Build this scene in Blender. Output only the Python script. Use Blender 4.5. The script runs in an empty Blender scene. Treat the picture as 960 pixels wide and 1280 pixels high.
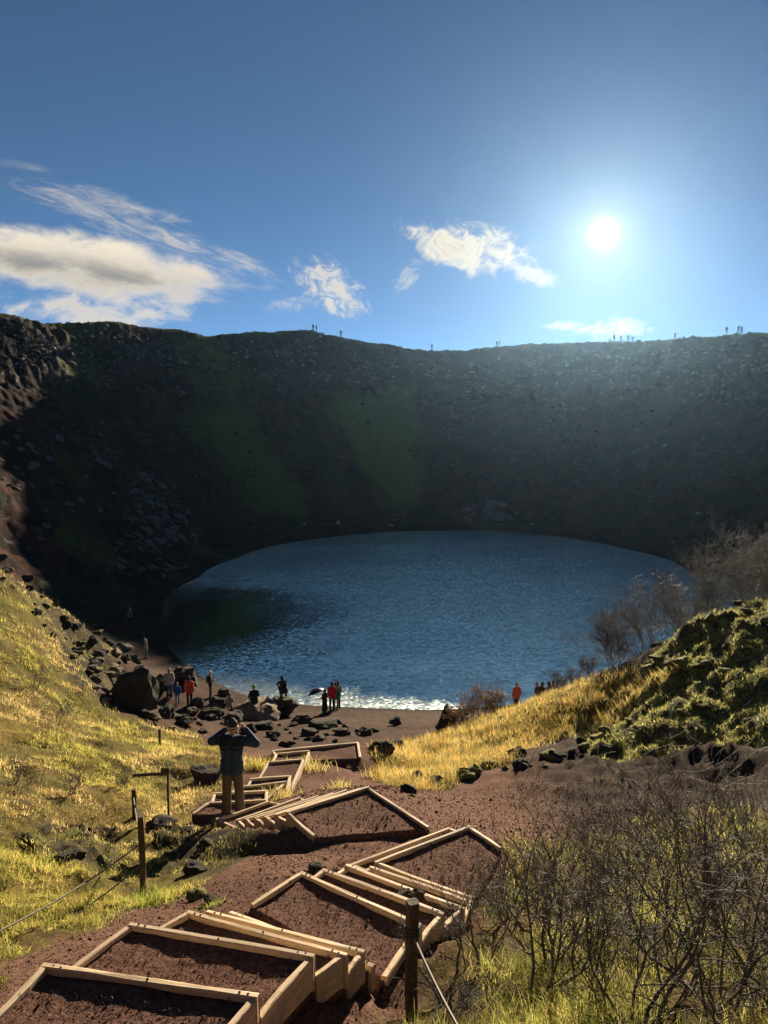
import bpy, bmesh, math, random
import numpy as np
from mathutils import Vector, Matrix, noise as mnoise

random.seed(7)
RNG = np.random.default_rng(7)
SC = bpy.context.scene
COL = SC.collection

# ------------------------------------------------------------------ camera
H = 15.0                       # eye height above the lake surface
F = 960 * 26.0 / 27.0          # focal length in photo pixels (960 x 1280)
PITCH = math.atan(80.0 / F)
CP, SP = math.cos(PITCH), math.sin(PITCH)
cam_data = bpy.data.cameras.new('camera')
cam_data.sensor_fit = 'VERTICAL'
cam_data.sensor_height = 36.0
cam_data.lens = 26.0
cam_data.clip_start = 0.05
cam_data.clip_end = 5000
cam = bpy.data.objects.new('camera', cam_data)
COL.objects.link(cam)
cam.location = (0, 0, H)
cam.rotation_euler = (math.pi / 2 - PITCH, 0, 0)
SC.camera = cam


def ray(px, py):
    """direction of a photo pixel, world axes"""
    a = (np.asarray(px, float) - 480) / F
    b = (640 - np.asarray(py, float)) / F
    return a, CP + b * SP, b * CP - SP


def at_d(px, py, d):
    x, y, z = ray(px, py)
    k = d / y
    return np.array([x * k, d, H + z * k])


def at_z(px, py, zrel):
    x, y, z = ray(px, py)
    k = zrel / z
    return np.array([x * k, y * k, H + zrel])


def project(x, y, z):
    zz = z - H
    f = np.maximum(y * CP - zz * SP, 0.05)
    u = y * SP + zz * CP
    return 480 + F * x / f, 640 - F * u / f, f


# ------------------------------------------------------------------ sun and sky
sx, sy, sz = [float(v) for v in ray(755, 292)]
SUN_AZ = math.atan2(sx, sy)
SUN_EL = math.atan2(sz, math.hypot(sx, sy))
LAMP_EL = SUN_EL + math.radians(0.3)
SUN_STRENGTH, SKY_STRENGTH, EXPOSURE = 5.0, 0.05, 1.8
sun_data = bpy.data.lights.new('sun', 'SUN')
sun_data.energy = SUN_STRENGTH
sun_data.angle = math.radians(0.5)
sun_data.color = (1.0, 0.85, 0.62)
sun = bpy.data.objects.new('sun', sun_data)
COL.objects.link(sun)
sdir = Vector((math.sin(SUN_AZ) * math.cos(LAMP_EL), math.cos(SUN_AZ) * math.cos(LAMP_EL), math.sin(LAMP_EL)))
sun.rotation_euler = sdir.to_track_quat('Z', 'Y').to_euler()
sun.location = (20, 60, 90)

SC.view_settings.view_transform = 'Standard'
SC.view_settings.look = 'None'
SC.view_settings.gamma = 1.0
SC.view_settings.use_curve_mapping = False
SC.view_settings.exposure = EXPOSURE
SC.cycles.use_denoising = True
SC.cycles.use_adaptive_sampling = True
SC.cycles.adaptive_threshold = 0.02
SC.cycles.max_bounces = 6
SC.cycles.volume_bounces = 0
SC.cycles.transparent_max_bounces = 4


class NT:
    """small helper for node trees"""
    def __init__(self, tree):
        self.t = tree

    def n(self, kind, **kw):
        node = self.t.nodes.new(kind)
        for k, v in kw.items():
            if k.startswith('_'):
                setattr(node, k[1:], v)
        return node

    def link(self, a, b):
        self.t.links.new(a, b)

    def put(self, sock, v):
        if hasattr(v, 'is_output'):
            self.t.links.new(v, sock)
        elif v is not None:
            sock.default_value = v

    def m(self, op, a, b=None, c=None, clamp=False):
        node = self.t.nodes.new('ShaderNodeMath')
        node.operation = op
        node.use_clamp = clamp
        self.put(node.inputs[0], a)
        self.put(node.inputs[1], b)
        self.put(node.inputs[2], c)
        return node.outputs[0]

    def ss(self, v, a, b):
        node = self.t.nodes.new('ShaderNodeMapRange')
        node.interpolation_type = 'SMOOTHSTEP'
        self.put(node.inputs['Value'], v)
        node.inputs['From Min'].default_value = a
        node.inputs['From Max'].default_value = b
        return node.outputs[0]

    def noise(self, vec, scale, detail=4, rough=0.55, dist=0.0, lac=2.0):
        node = self.t.nodes.new('ShaderNodeTexNoise')
        if vec is not None:
            self.t.links.new(vec, node.inputs['Vector'])
        node.inputs['Scale'].default_value = scale
        node.inputs['Detail'].default_value = detail
        node.inputs['Roughness'].default_value = rough
        node.inputs['Lacunarity'].default_value = lac
        node.inputs['Distortion'].default_value = dist
        return node.outputs['Fac']

    def xyz(self, x, y, z=0.0):
        node = self.t.nodes.new('ShaderNodeCombineXYZ')
        self.put(node.inputs[0], x)
        self.put(node.inputs[1], y)
        self.put(node.inputs[2], z)
        return node.outputs[0]

    def mix(self, fac, a, b, blend='MIX'):
        node = self.t.nodes.new('ShaderNodeMix')
        node.data_type = 'RGBA'
        node.blend_type = blend
        self.put(node.inputs[0], fac)
        for s, v in ((node.inputs[6], a), (node.inputs[7], b)):
            if isinstance(v, tuple) and len(v) == 3:
                v = v + (1.0,)
            self.put(s, v)
        return node.outputs[2]


def make_world():
    w = bpy.data.worlds.new('World')
    SC.world = w
    w.use_nodes = True
    T = w.node_tree
    T.nodes.clear()
    N = NT(T)
    out = N.n('ShaderNodeOutputWorld')
    sky = N.n('ShaderNodeTexSky')
    sky.sky_type = 'NISHITA'
    sky.sun_disc = False
    sky.sun_elevation = LAMP_EL
    sky.sun_rotation = SUN_AZ
    sky.altitude = 100
    sky.air_density = 0.195
    sky.dust_density = 0.0
    sky.ozone_density = 0.6
    bg = N.n('ShaderNodeBackground')
    bg.inputs['Strength'].default_value = SKY_STRENGTH
    N.link(N.mix(1.0, sky.outputs[0], (0.84, 1.08, 1.04), 'MULTIPLY'), bg.inputs['Color'])
    tc = N.n('ShaderNodeTexCoord')
    sep = N.n('ShaderNodeSeparateXYZ')
    N.link(tc.outputs['Generated'], sep.inputs[0])
    dx, dy, dz = sep.outputs
    ady = N.m('MAXIMUM', N.m('ABSOLUTE', dy), 0.05)
    X = N.m('DIVIDE', dx, ady)
    Z = N.m('DIVIDE', dz, ady)

    def XZ(px, py):
        a, b, c = [float(v) for v in ray(px, py)]
        return a / b, c / b

    def cloud(px, py, w_px, h_px, rot, nscale, stretch, amp, soft, detail=8, seed=0.0, dist=0.3, rough=0.6, tilt=0.0):
        x0, z0 = XZ(px, py)
        ca, sa = math.cos(math.radians(rot)), math.sin(math.radians(rot))
        ex = N.m('SUBTRACT', X, x0)
        ez = N.m('SUBTRACT', Z, z0)
        u = N.m('ADD', N.m('MULTIPLY', ex, ca), N.m('MULTIPLY', ez, sa))
        v = N.m('ADD', N.m('MULTIPLY', ex, -sa), N.m('MULTIPLY', ez, ca))
        nz = N.noise(N.xyz(N.m('MULTIPLY', u, nscale), N.m('MULTIPLY', v, nscale * stretch), seed), 1.0, detail, rough, dist)
        nz = N.m('SUBTRACT', nz, 0.5)
        un = N.m('DIVIDE', u, w_px / F)
        vn = N.m('DIVIDE', v, h_px / F)
        if tilt:
            vn = N.m('ADD', vn, N.m('MULTIPLY', un, tilt))
        base = N.m('SUBTRACT', 1.0, N.m('ADD', N.m('MULTIPLY', un, un), N.m('MULTIPLY', vn, vn)))
        tot = N.m('ADD', base, N.m('MULTIPLY', nz, amp))
        return N.ss(tot, 0.0, soft), tot, vn

    groups = []
    # broad lens-shaped cloud: thick grey body, bright thin edges
    a1, t1, v1 = cloud(100, 331, 226, 42, -8.5, 13, 2.4, 1.7, 0.75, seed=1.3, dist=0.35, rough=0.62)
    groups.append((a1, N.m('MULTIPLY', N.ss(t1, 0.25, 1.15), N.ss(v1, 0.75, -0.3)), 0.97))
    a2, t2, _ = cloud(118, 386, 125, 27, -3, 20, 1.7, 3.6, 1.3, seed=5.1, dist=0.5, rough=0.66)
    groups.append((a2, N.m('MULTIPLY', N.ss(t2, 0.6, 1.8), 0.7), 0.85))
    # trailing streaks above it
    a3, t3, _ = cloud(200, 296, 190, 19, -19.5, 22, 4.0, 4.2, 2.4, seed=8.7, dist=0.8, rough=0.66)
    groups.append((a3, N.m('MULTIPLY', N.ss(t3, 0.8, 2.2), 0.45), 0.72))
    a4, t4, _ = cloud(130, 252, 115, 16, -13, 22, 4.0, 4.0, 2.4, seed=2.9, dist=0.8, rough=0.66)
    groups.append((a4, N.m('MULTIPLY', a4, 0.25), 0.66))
    # small torn cloud
    a5, t5, _ = cloud(414, 362, 56, 30, -36, 42, 1.4, 4.6, 1.7, seed=11.2, dist=1.0, rough=0.68)
    groups.append((a5, N.m('MULTIPLY', N.ss(t5, 0.9, 2.2), 0.6), 0.88))
    a5b, t5b, _ = cloud(366, 380, 40, 11, 8, 48, 1.5, 4.4, 2.4, seed=14.2, dist=1.0, rough=0.68)
    groups.append((a5b, N.m('MULTIPLY', a5b, 0.1), 0.55))
    # puffy cloud by the sun
    a6, t6, v6 = cloud(592, 314, 96, 33, -11, 30, 1.2, 3.9, 1.15, seed=4.4, dist=0.8, rough=0.66)
    groups.append((a6, N.m('MULTIPLY', N.ss(t6, 0.7, 2.0), 0.75), 0.97))
    a6b, t6b, _ = cloud(511, 344, 28, 14, 50, 46, 1.3, 4.0, 2.0, seed=6.4, dist=1.0, rough=0.68)
    groups.append((a6b, N.m('MULTIPLY', a6b, 0.2), 0.75))
    a6c, t6c, _ = cloud(668, 343, 46, 13, -20, 44, 1.4, 3.6, 1.7, seed=3.4, dist=1.0, rough=0.68)
    groups.append((a6c, N.m('MULTIPLY', N.ss(t6c, 0.8, 2.0), 0.5), 0.88))
    # low pair above the far rim
    a7, t7, _ = cloud(775, 411, 54, 14, 2, 44, 1.6, 3.8, 1.6, seed=9.4, dist=0.9, rough=0.66)
    groups.append((a7, N.m('MULTIPLY', N.ss(t7, 0.7, 1.9), 0.6), 0.92))
    a8, t8, _ = cloud(703, 407, 27, 7, 0, 46, 1.8, 3.4, 1.6, seed=12.4, dist=0.8, rough=0.66)
    groups.append((a8, N.m('MULTIPLY', a8, 0.25), 0.85))
    a9, t9, _ = cloud(20, 206, 50, 6, -10, 18, 4, 3.6, 2.6, seed=21.0, dist=0.6)
    groups.append((a9, N.m('MULTIPLY', a9, 0.1), 0.35))

    alpha = None
    colr = None
    for a, shade, k in groups:
        ak = N.m('MULTIPLY', a, k)
        c = N.mix(shade, (0.27, 0.24, 0.19), (0.086, 0.085, 0.082))
        if alpha is None:
            alpha, colr = ak, c
        else:
            colr = N.mix(ak, colr, c)
            alpha = N.m('MAXIMUM', alpha, ak)
    cb = N.n('ShaderNodeBackground')
    N.link(colr, cb.inputs['Color'])
    ms = N.n('ShaderNodeMixShader')
    N.link(alpha, ms.inputs[0])
    N.link(bg.outputs[0], ms.inputs[1])
    N.link(cb.outputs[0], ms.inputs[2])
    # the sun itself with its bright surround
    vis = Vector((sx, sy, sz)).normalized()
    dot = N.n('ShaderNodeVectorMath')
    dot.operation = 'DOT_PRODUCT'
    nrm = N.n('ShaderNodeVectorMath')
    nrm.operation = 'NORMALIZE'
    N.link(tc.outputs['Generated'], nrm.inputs[0])
    N.link(nrm.outputs[0], dot.inputs[0])
    dot.inputs[1].default_value = vis
    ang = N.m('MULTIPLY', N.m('ARCCOSINE', N.m('MINIMUM', dot.outputs['Value'], 0.9999999)), 57.29578)
    q = N.m('DIVIDE', ang, 0.62)
    disc = N.m('MULTIPLY', N.m('EXPONENT', N.m('MULTIPLY', N.m('MULTIPLY', q, q), -1.0)), 0.9)
    g1 = N.m('MULTIPLY', N.m('EXPONENT', N.m('DIVIDE', ang, -1.7)), 0.14)
    g2 = N.m('MULTIPLY', N.m('EXPONENT', N.m('DIVIDE', ang, -6.0)), 0.02)
    glow = N.m('ADD', disc, N.m('ADD', g1, g2))
    gb = N.n('ShaderNodeBackground')
    gb.inputs['Color'].default_value = (1.0, 0.92, 0.76, 1)
    N.link(glow, gb.inputs['Strength'])
    ad = N.n('ShaderNodeAddShader')
    N.link(ms.outputs[0], ad.inputs[0])
    N.link(gb.outputs[0], ad.inputs[1])
    N.link(ad.outputs[0], out.inputs['Surface'])
    w.cycles.sampling_method = 'MANUAL'
    w.cycles.sample_map_resolution = 1024


make_world()

# ------------------------------------------------------------------ helpers
def tag(o, label=None, cat=None, group=None, kind=None):
    if label: o['label'] = label
    if cat: o['category'] = cat
    if group: o['group'] = group
    if kind: o['kind'] = kind
    return o


def obj(name, mesh, parent=None, mat=None, loc=None, rot=None, scale=None):
    o = bpy.data.objects.new(name, mesh)
    COL.objects.link(o)
    if parent is not None: o.parent = parent
    if mat is not None and mesh is not None:
        if not mesh.materials: mesh.materials.append(mat)
    if loc is not None: o.location = loc
    if rot is not None: o.rotation_euler = rot
    if scale is not None: o.scale = scale
    return o


def mesh_np(name, verts, faces, smooth=True):
    """faces: array (n,3) or (n,4)"""
    me = bpy.data.meshes.new(name)
    verts = np.ascontiguousarray(verts, np.float32)
    faces = np.ascontiguousarray(faces, np.int32)
    n, k = faces.shape
    me.vertices.add(len(verts))
    me.vertices.foreach_set('co', verts.ravel())
    me.loops.add(n * k)
    me.loops.foreach_set('vertex_index', faces.ravel())
    me.polygons.add(n)
    me.polygons.foreach_set('loop_start', np.arange(0, n * k, k, dtype=np.int32))
    me.polygons.foreach_set('loop_total', np.full(n, k, np.int32))
    me.polygons.foreach_set('use_smooth', np.full(n, smooth, bool))
    me.update(calc_edges=True)
    return me


def col_attr(me, name, rgb):
    a = me.color_attributes.new(name, 'FLOAT_COLOR', 'POINT')
    c = np.ones((len(me.vertices), 4), np.float32)
    c[:, :3] = rgb
    a.data.foreach_set('color', c.ravel())


def _hash(ix, iy, seed):
    h = (ix.astype(np.int64) * 374761393 + iy.astype(np.int64) * 668265263 + seed * 974634777) & 0xffffffff
    h = ((h ^ (h >> 13)) * 1274126177) & 0xffffffff
    return ((h ^ (h >> 16)) & 0xffff) / 65536.0 * 2 * math.pi


def pn(x, y, seed=0):
    x = np.asarray(x, float); y = np.asarray(y, float)
    ix, iy = np.floor(x), np.floor(y)
    fx, fy = x - ix, y - iy
    u = fx * fx * fx * (fx * (fx * 6 - 15) + 10)
    v = fy * fy * fy * (fy * (fy * 6 - 15) + 10)
    def g(ox, oy):
        a = _hash(ix + ox, iy + oy, seed)
        return np.cos(a) * (fx - ox) + np.sin(a) * (fy - oy)
    return ((g(0, 0) * (1 - u) + g(1, 0) * u) * (1 - v) + (g(0, 1) * (1 - u) + g(1, 1) * u) * v) * 1.5


def fbm(x, y, octv=4, seed=0, gain=0.5, ridged=False):
    s = 0.0; a = 1.0; t = 0.0
    for k in range(octv):
        n = pn(x, y, seed + k)
        if ridged: n = 1 - 2 * np.abs(n)
        s = s + a * n; t += a
        x = np.asarray(x) * 2.03 + 13.1; y = np.asarray(y) * 2.03 - 7.7; a *= gain
    return s / t


def sstep(a, b, x):
    t = np.clip((np.asarray(x, float) - a) / (b - a), 0, 1)
    return t * t * (3 - 2 * t)


def inpoly(px, py, poly):
    px = np.asarray(px, float); py = np.asarray(py, float)
    c = np.zeros(px.shape, bool)
    n = len(poly)
    for i in range(n):
        x1, y1 = poly[i]; x2, y2 = poly[(i + 1) % n]
        if y1 == y2: continue
        cond = ((y1 > py) != (y2 > py)) & (px < (x2 - x1) * (py - y1) / (y2 - y1) + x1)
        c ^= cond
    return c


def polydist(px, py, poly):
    """distance to polygon outline, negative inside"""
    px = np.asarray(px, float); py = np.asarray(py, float)
    d = np.full(px.shape, 1e9)
    n = len(poly)
    for i in range(n):
        x1, y1 = poly[i]; x2, y2 = poly[(i + 1) % n]
        ex, ey = x2 - x1, y2 - y1
        t = np.clip(((px - x1) * ex + (py - y1) * ey) / (ex * ex + ey * ey + 1e-12), 0, 1)
        d = np.minimum(d, np.hypot(px - x1 - t * ex, py - y1 - t * ey))
    return np.where(inpoly(px, py, poly), -d, d)

# ------------------------------------------------------------------ stair layout (world points of each board)
def E(zrel, l, r):
    return at_z(l[0], l[1], zrel), at_z(r[0], r[1], zrel), H + zrel

FLIGHTS = {
    'top': [E(-3.74, (-70, 1335), (236, 1340)), E(-3.74, (57, 1208), (319, 1246)), E(-3.91, (165, 1156), (389, 1196)),
            E(-4.08, (237, 1141), (430, 1195)), E(-4.25, (262, 1140), (452, 1191)), E(-4.42, (290, 1143), (464, 1207))],
    'fan': [E(-4.60, (312, 1133), (478, 1225)), E(-4.60, (378, 1091), (523, 1158)), E(-4.77, (405, 1088), (552, 1142)),
            E(-4.94, (435, 1083), (577, 1136)), E(-5.11, (465, 1085), (588, 1128))],
    'bend': [E(-5.28, (595, 1124), (628, 1062)), E(-5.28, (471, 1079), (586, 1033)), E(-5.43, (440, 1082), (560, 1036))],
    'lower': [E(-5.60, (394, 1046), (537, 1036)), E(-5.60, (360, 1016), (460, 984)), E(-5.76, (346, 1019), (449, 986)),
              E(-5.92, (332, 1021), (432, 989)), E(-6.08, (320, 1023), (415, 992)), E(-6.24, (308, 1024), (396, 996)),
              E(-6.40, (297, 1025), (374, 998)), E(-6.56, (272, 1024), (335, 1003))],
    'beach': [E(-6.72, (240, 1018), (333, 1012)), E(-6.72, (262, 1003), (331, 1001)), E(-6.88, (268, 992), (333, 989)),
              E(-7.05, (303, 983), (356, 978)), E(-7.25, (314, 974), (363, 970)), E(-7.55, (335, 953), (379, 949)),
              E(-7.75, (346, 942), (386, 939))],
    'shore': [E(-7.95, (348, 951), (450, 947)), E(-7.95, (341, 939), (447, 928))],
}
LANDING = []        # landings lie flush with the slope behind them
STEPS = []          # (quad xy, z) of every filled tread
for key, ed in FLIGHTS.items():
    for i in range(1, len(ed)):
        a, b = ed[i - 1], ed[i]
        LANDING.append(i == 1 and key in ('fan', 'bend', 'lower', 'shore'))
        STEPS.append(([tuple(a[0][:2]), tuple(a[1][:2]), tuple(b[1][:2]), tuple(b[0][:2])], b[2]))

# ------------------------------------------------------------------ terrain
CX, CY = 8.0, 87.0
_sh = []
for p in [(250, 722), (300, 697), (400, 673), (500, 664), (600, 663), (700, 671), (780, 686), (860, 715)]:
    _sh.append(at_z(p[0], p[1], -H)[:2])
_sh += [np.array(v) for v in ((43, 76), (40, 61), (31, 50), (17, 44.5), (8, 42))]
for p in [(545, 893), (470, 886), (420, 885), (330, 879), (275, 862), (235, 835), (207, 800), (205, 765)]:
    _sh.append(at_z(p[0], p[1], -H)[:2])
_th = np.array([math.atan2(p[0] - CX, p[1] - CY) for p in _sh])
_rl = np.array([math.hypot(p[0] - CX, p[1] - CY) for p in _sh])
_o = np.argsort(_th)
_th, _rl = _th[_o], _rl[_o]
TH = np.linspace(-math.pi, math.pi, 721)
_rt = np.interp(TH, np.concatenate([_th - 2 * math.pi, _th, _th + 2 * math.pi]), np.tile(_rl, 3))
_k = np.exp(-(np.arange(-14, 15) / 6.0) ** 2); _k /= _k.sum()
RLT = np.convolve(np.concatenate([_rt[-15:-1], _rt, _rt[1:15]]), _k, 'valid')
_front = 0.5 + 0.5 * np.cos(TH)                # 1 far side, 0 camera side
WT = np.interp(_front, [0, 0.12, 0.35, 0.6, 1.0], [88, 80, 46, 46, 56])
RIMX = [-400, -60, 0, 20, 60, 100, 150, 200, 225, 260, 330, 390, 430, 470, 500, 540, 580, 620, 660, 700, 760, 800, 840, 870, 920, 960, 1100, 1500]
RIMY = [385, 385, 393, 396, 405, 404, 402, 410, 412, 421, 416, 413.5, 423, 430, 435, 439, 438, 433, 431, 429, 428, 427, 425, 422, 419, 416, 410, 405]
_rx = CX + (RLT + WT) * np.sin(TH); _ry = CY + (RLT + WT) * np.cos(TH)
_f = np.maximum(_ry, 30.0)
_px = 480 + F * _rx / _f
_py = np.interp(_px, RIMX, RIMY)
_b = (640 - _py) / F
_hz = H + _ry * (_b * CP - SP) / (CP + _b * SP)
_wfr = sstep(62, 98, _ry)
HRT = np.clip(_hz, 25, 60) * _wfr + 32.0 * (1 - _wfr)
PT = [0, .05, .11, .17, .6, .70, .73, .80, .82, .9, 1.0]
PZ = [0, .018, .05, .10, .575, .68, .75, .80, .88, .94, 1.0]

# control points of the near slope: pixel and forward distance, or world x, y, z
_ctl = []
def C(px, py, d): _ctl.append(at_d(px, py, d))
def CW(x, y, z): _ctl.append(np.array([x, y, H + z]))
for q, z in STEPS:
    qa = np.array(q)
    for p in (qa.mean(0),):
        _ctl.append(np.array([p[0], p[1], z - 0.16]))
CW(0, 0, -1.75); CW(2.5, 0, -1.7); CW(-2.5, 0, -1.6); CW(0, -6, 0.6); CW(-6, -3, 0.2); CW(6, -3, 0.2); CW(0, 2.5, -2.75)
for a in [(-40, 1230, 5.4), (0, 1205, 6.1), (60, 1105, 9.2), (180, 1127, 8.9), (0, 1000, 11.8), (120, 1045, 12.2), (215, 1060, 11.8), (270, 1085, 10.6),
          (215, 985, 16.2), (0, 900, 17), (100, 900, 22), (170, 925, 23.5), (225, 935, 22.5), (0, 800, 25.5), (80, 800, 31.5), (0, 720, 33), (100, 772, 38), (0, 655, 42),
          (150, 885, 37), (200, 895, 35), (120, 840, 37), (280, 915, 30), (-160, 760, 26), (-200, 1000, 10),
          (300, 900, 36), (400, 915, 31), (350, 905, 34), (500, 905, 34), (540, 925, 28), (470, 940, 23.5),
          (640, 1010, 14.2), (760, 985, 15), (880, 962, 15.6), (960, 960, 14.8), (560, 962, 20), (500, 972, 19.5), (620, 950, 19),
          (700, 1062, 11), (850, 1060, 10.2), (960, 1100, 8.2), (960, 1290, 4.3), (760, 1290, 4.6), (610, 1200, 6.7), (650, 1110, 9.0), (540, 1300, 5.2), (420, 1270, 5.9),
          (560, 917, 27), (640, 893, 26), (720, 864, 25), (790, 846, 24), (825, 812, 23.5), (870, 772, 23.5), (960, 745, 23.5), (1100, 700, 24),
          (800, 930, 17.2), (900, 922, 16.2), (880, 850, 19.2), (960, 850, 18.0), (740, 915, 21.5), (650, 935, 22)]:
    C(*a)
CW(2, 33, -12.6); CW(6, 32.5, -11.8); CW(10, 32, -10.5); CW(14, 31, -8.8); CW(19, 33, -9.0); CW(10, 38, -13.6); CW(18, 40, -13.4)
CTL = np.array(_ctl)


def crater(x, y):
    dx, dy = x - CX, y - CY
    r = np.hypot(dx, dy)
    th = np.arctan2(dx, dy)
    rl = np.interp(th, TH, RLT); w = np.interp(th, TH, WT); hr = np.interp(th, TH, HRT)
    s = r - rl
    t = s / w
    z = hr * np.interp(t, PT, PZ)
    out = s - w
    z = np.where(out > 0, hr - np.minimum(out * 0.16, 14 + out * 0.01), z)
    z = np.where(s < 0, np.maximum(s * 0.22, -5.0), z)
    return z, s, t, th


_cz = crater(CTL[:, 0], CTL[:, 1])[0]
_P = np.concatenate([CTL[:, :2], np.array([[x, y] for x, y in
      ((-40, 45), (-30, 55), (-22, 52), (-12, 48), (-5, 44), (3, 42.5), (20, 46), (35, 50), (45, 40), (45, 15), (-40, 20), (-40, 0), (40, -10), (0, -30), (-35, -20), (30, 30))], float)])
_R = np.concatenate([CTL[:, 2] - _cz, np.zeros(16)])


def _phi(d): return np.sqrt(d * d + 0.5)
_A = _phi(np.hypot(_P[:, None, 0] - _P[None, :, 0], _P[:, None, 1] - _P[None, :, 1]))
_A[np.diag_indices(len(_P))] -= 0.12
_n = len(_P)
_M = np.zeros((_n + 1, _n + 1)); _M[:_n, :_n] = _A; _M[:_n, _n] = 1; _M[_n, :_n] = 1
_W = np.linalg.solve(_M, np.concatenate([_R, [0]]))


def residual(x, y):
    s = np.full(x.shape, _W[_n])
    for i in range(_n):
        s += _W[i] * _phi(np.hypot(x - _P[i, 0], y - _P[i, 1]))
    d = np.hypot(x, y)
    return s * (1 - sstep(38, 54, d))


# regions as they lie on the near slope
P_GRASS_L = [(-700, 1330), (-300, 1330), (0, 1222), (90, 1166), (178, 1132), (215, 1128), (262, 1106), (318, 1078), (302, 1046), (250, 1028), (235, 1008), (262, 990),
             (300, 982), (310, 950), (262, 935), (232, 915), (180, 905), (150, 892), (110, 868), (112, 830), (150, 812), (100, 780), (55, 735), (0, 700), (-700, 640)]
P_GRASS_R = [(470, 1400), (505, 1265), (560, 1200), (610, 1140), (640, 1085), (720, 1050), (850, 1020), (1000, 1000), (1700, 950), (1700, 1400)]
P_RIDGE = [(462, 972), (500, 935), (560, 917), (640, 890), (720, 860), (790, 838), (850, 836), (760, 893), (690, 928), (600, 962), (520, 992)]
P_MOUND = [(715, 915), (765, 862), (800, 842), (830, 800), (900, 755), (970, 735), (1500, 600), (1500, 930), (960, 932), (880, 926), (800, 950), (740, 945)]
P_GREEN1 = [(415, 492), (520, 486), (527, 600), (508, 632), (480, 628), (452, 566), (430, 530)]
P_GREEN2 = [(240, 520), (300, 510), (340, 570), (372, 636), (330, 644), (290, 590)]
P_SCREE = [(172, 585), (215, 598), (262, 690), (205, 705), (150, 660)]
P_OUT = [[(20, 1040), (95, 1028), (155, 1045), (150, 1090), (90, 1082), (30, 1062)], [(190, 1030), (300, 1036), (318, 1078), (262, 1106), (205, 1080)],
         [(40, 745), (130, 790), (150, 860), (100, 860), (70, 800)], [(0, 690), (60, 735), (40, 750), (0, 720)]]


def regions(x, y, z):
    px, py, f = project(x, y, z)
    n1 = fbm(x * 0.9, y * 0.9, 4, 31); n2 = fbm(x * 0.9 + 50, y * 0.9, 4, 37)
    k = 260.0 / np.maximum(f, 4.0)
    wx, wy = px + n1 * k * 1.6, py + n2 * k
    near = (y > 0.5) & (f < 48) & (np.abs(x) < 40)
    zero = np.zeros(x.shape)
    def soft(poly, w=8.0):
        r = zero.copy()
        i = near
        r[i] = sstep(w, -w, polydist(wx[i], wy[i], poly))
        return r
    gl = soft(P_GRASS_L); gr = soft(P_GRASS_R, 14); rg = soft(P_RIDGE, 6); mo = soft(P_MOUND, 6)
    outc = zero.copy()
    for p in P_OUT: outc = np.maximum(outc, soft(p, 10))
    return gl, gr, rg, mo, outc, px, py, f


def ground_raw(x, y):
    x = np.asarray(x, float); y = np.asarray(y, float)
    z, s, t, th = crater(x, y)
    d = np.hypot(x, y)
    nr = d < 56
    if nr.any():
        z = z.copy(); z[nr] = z[nr] + residual(x[nr], y[nr])
    return z, s, t, th, d


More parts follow.
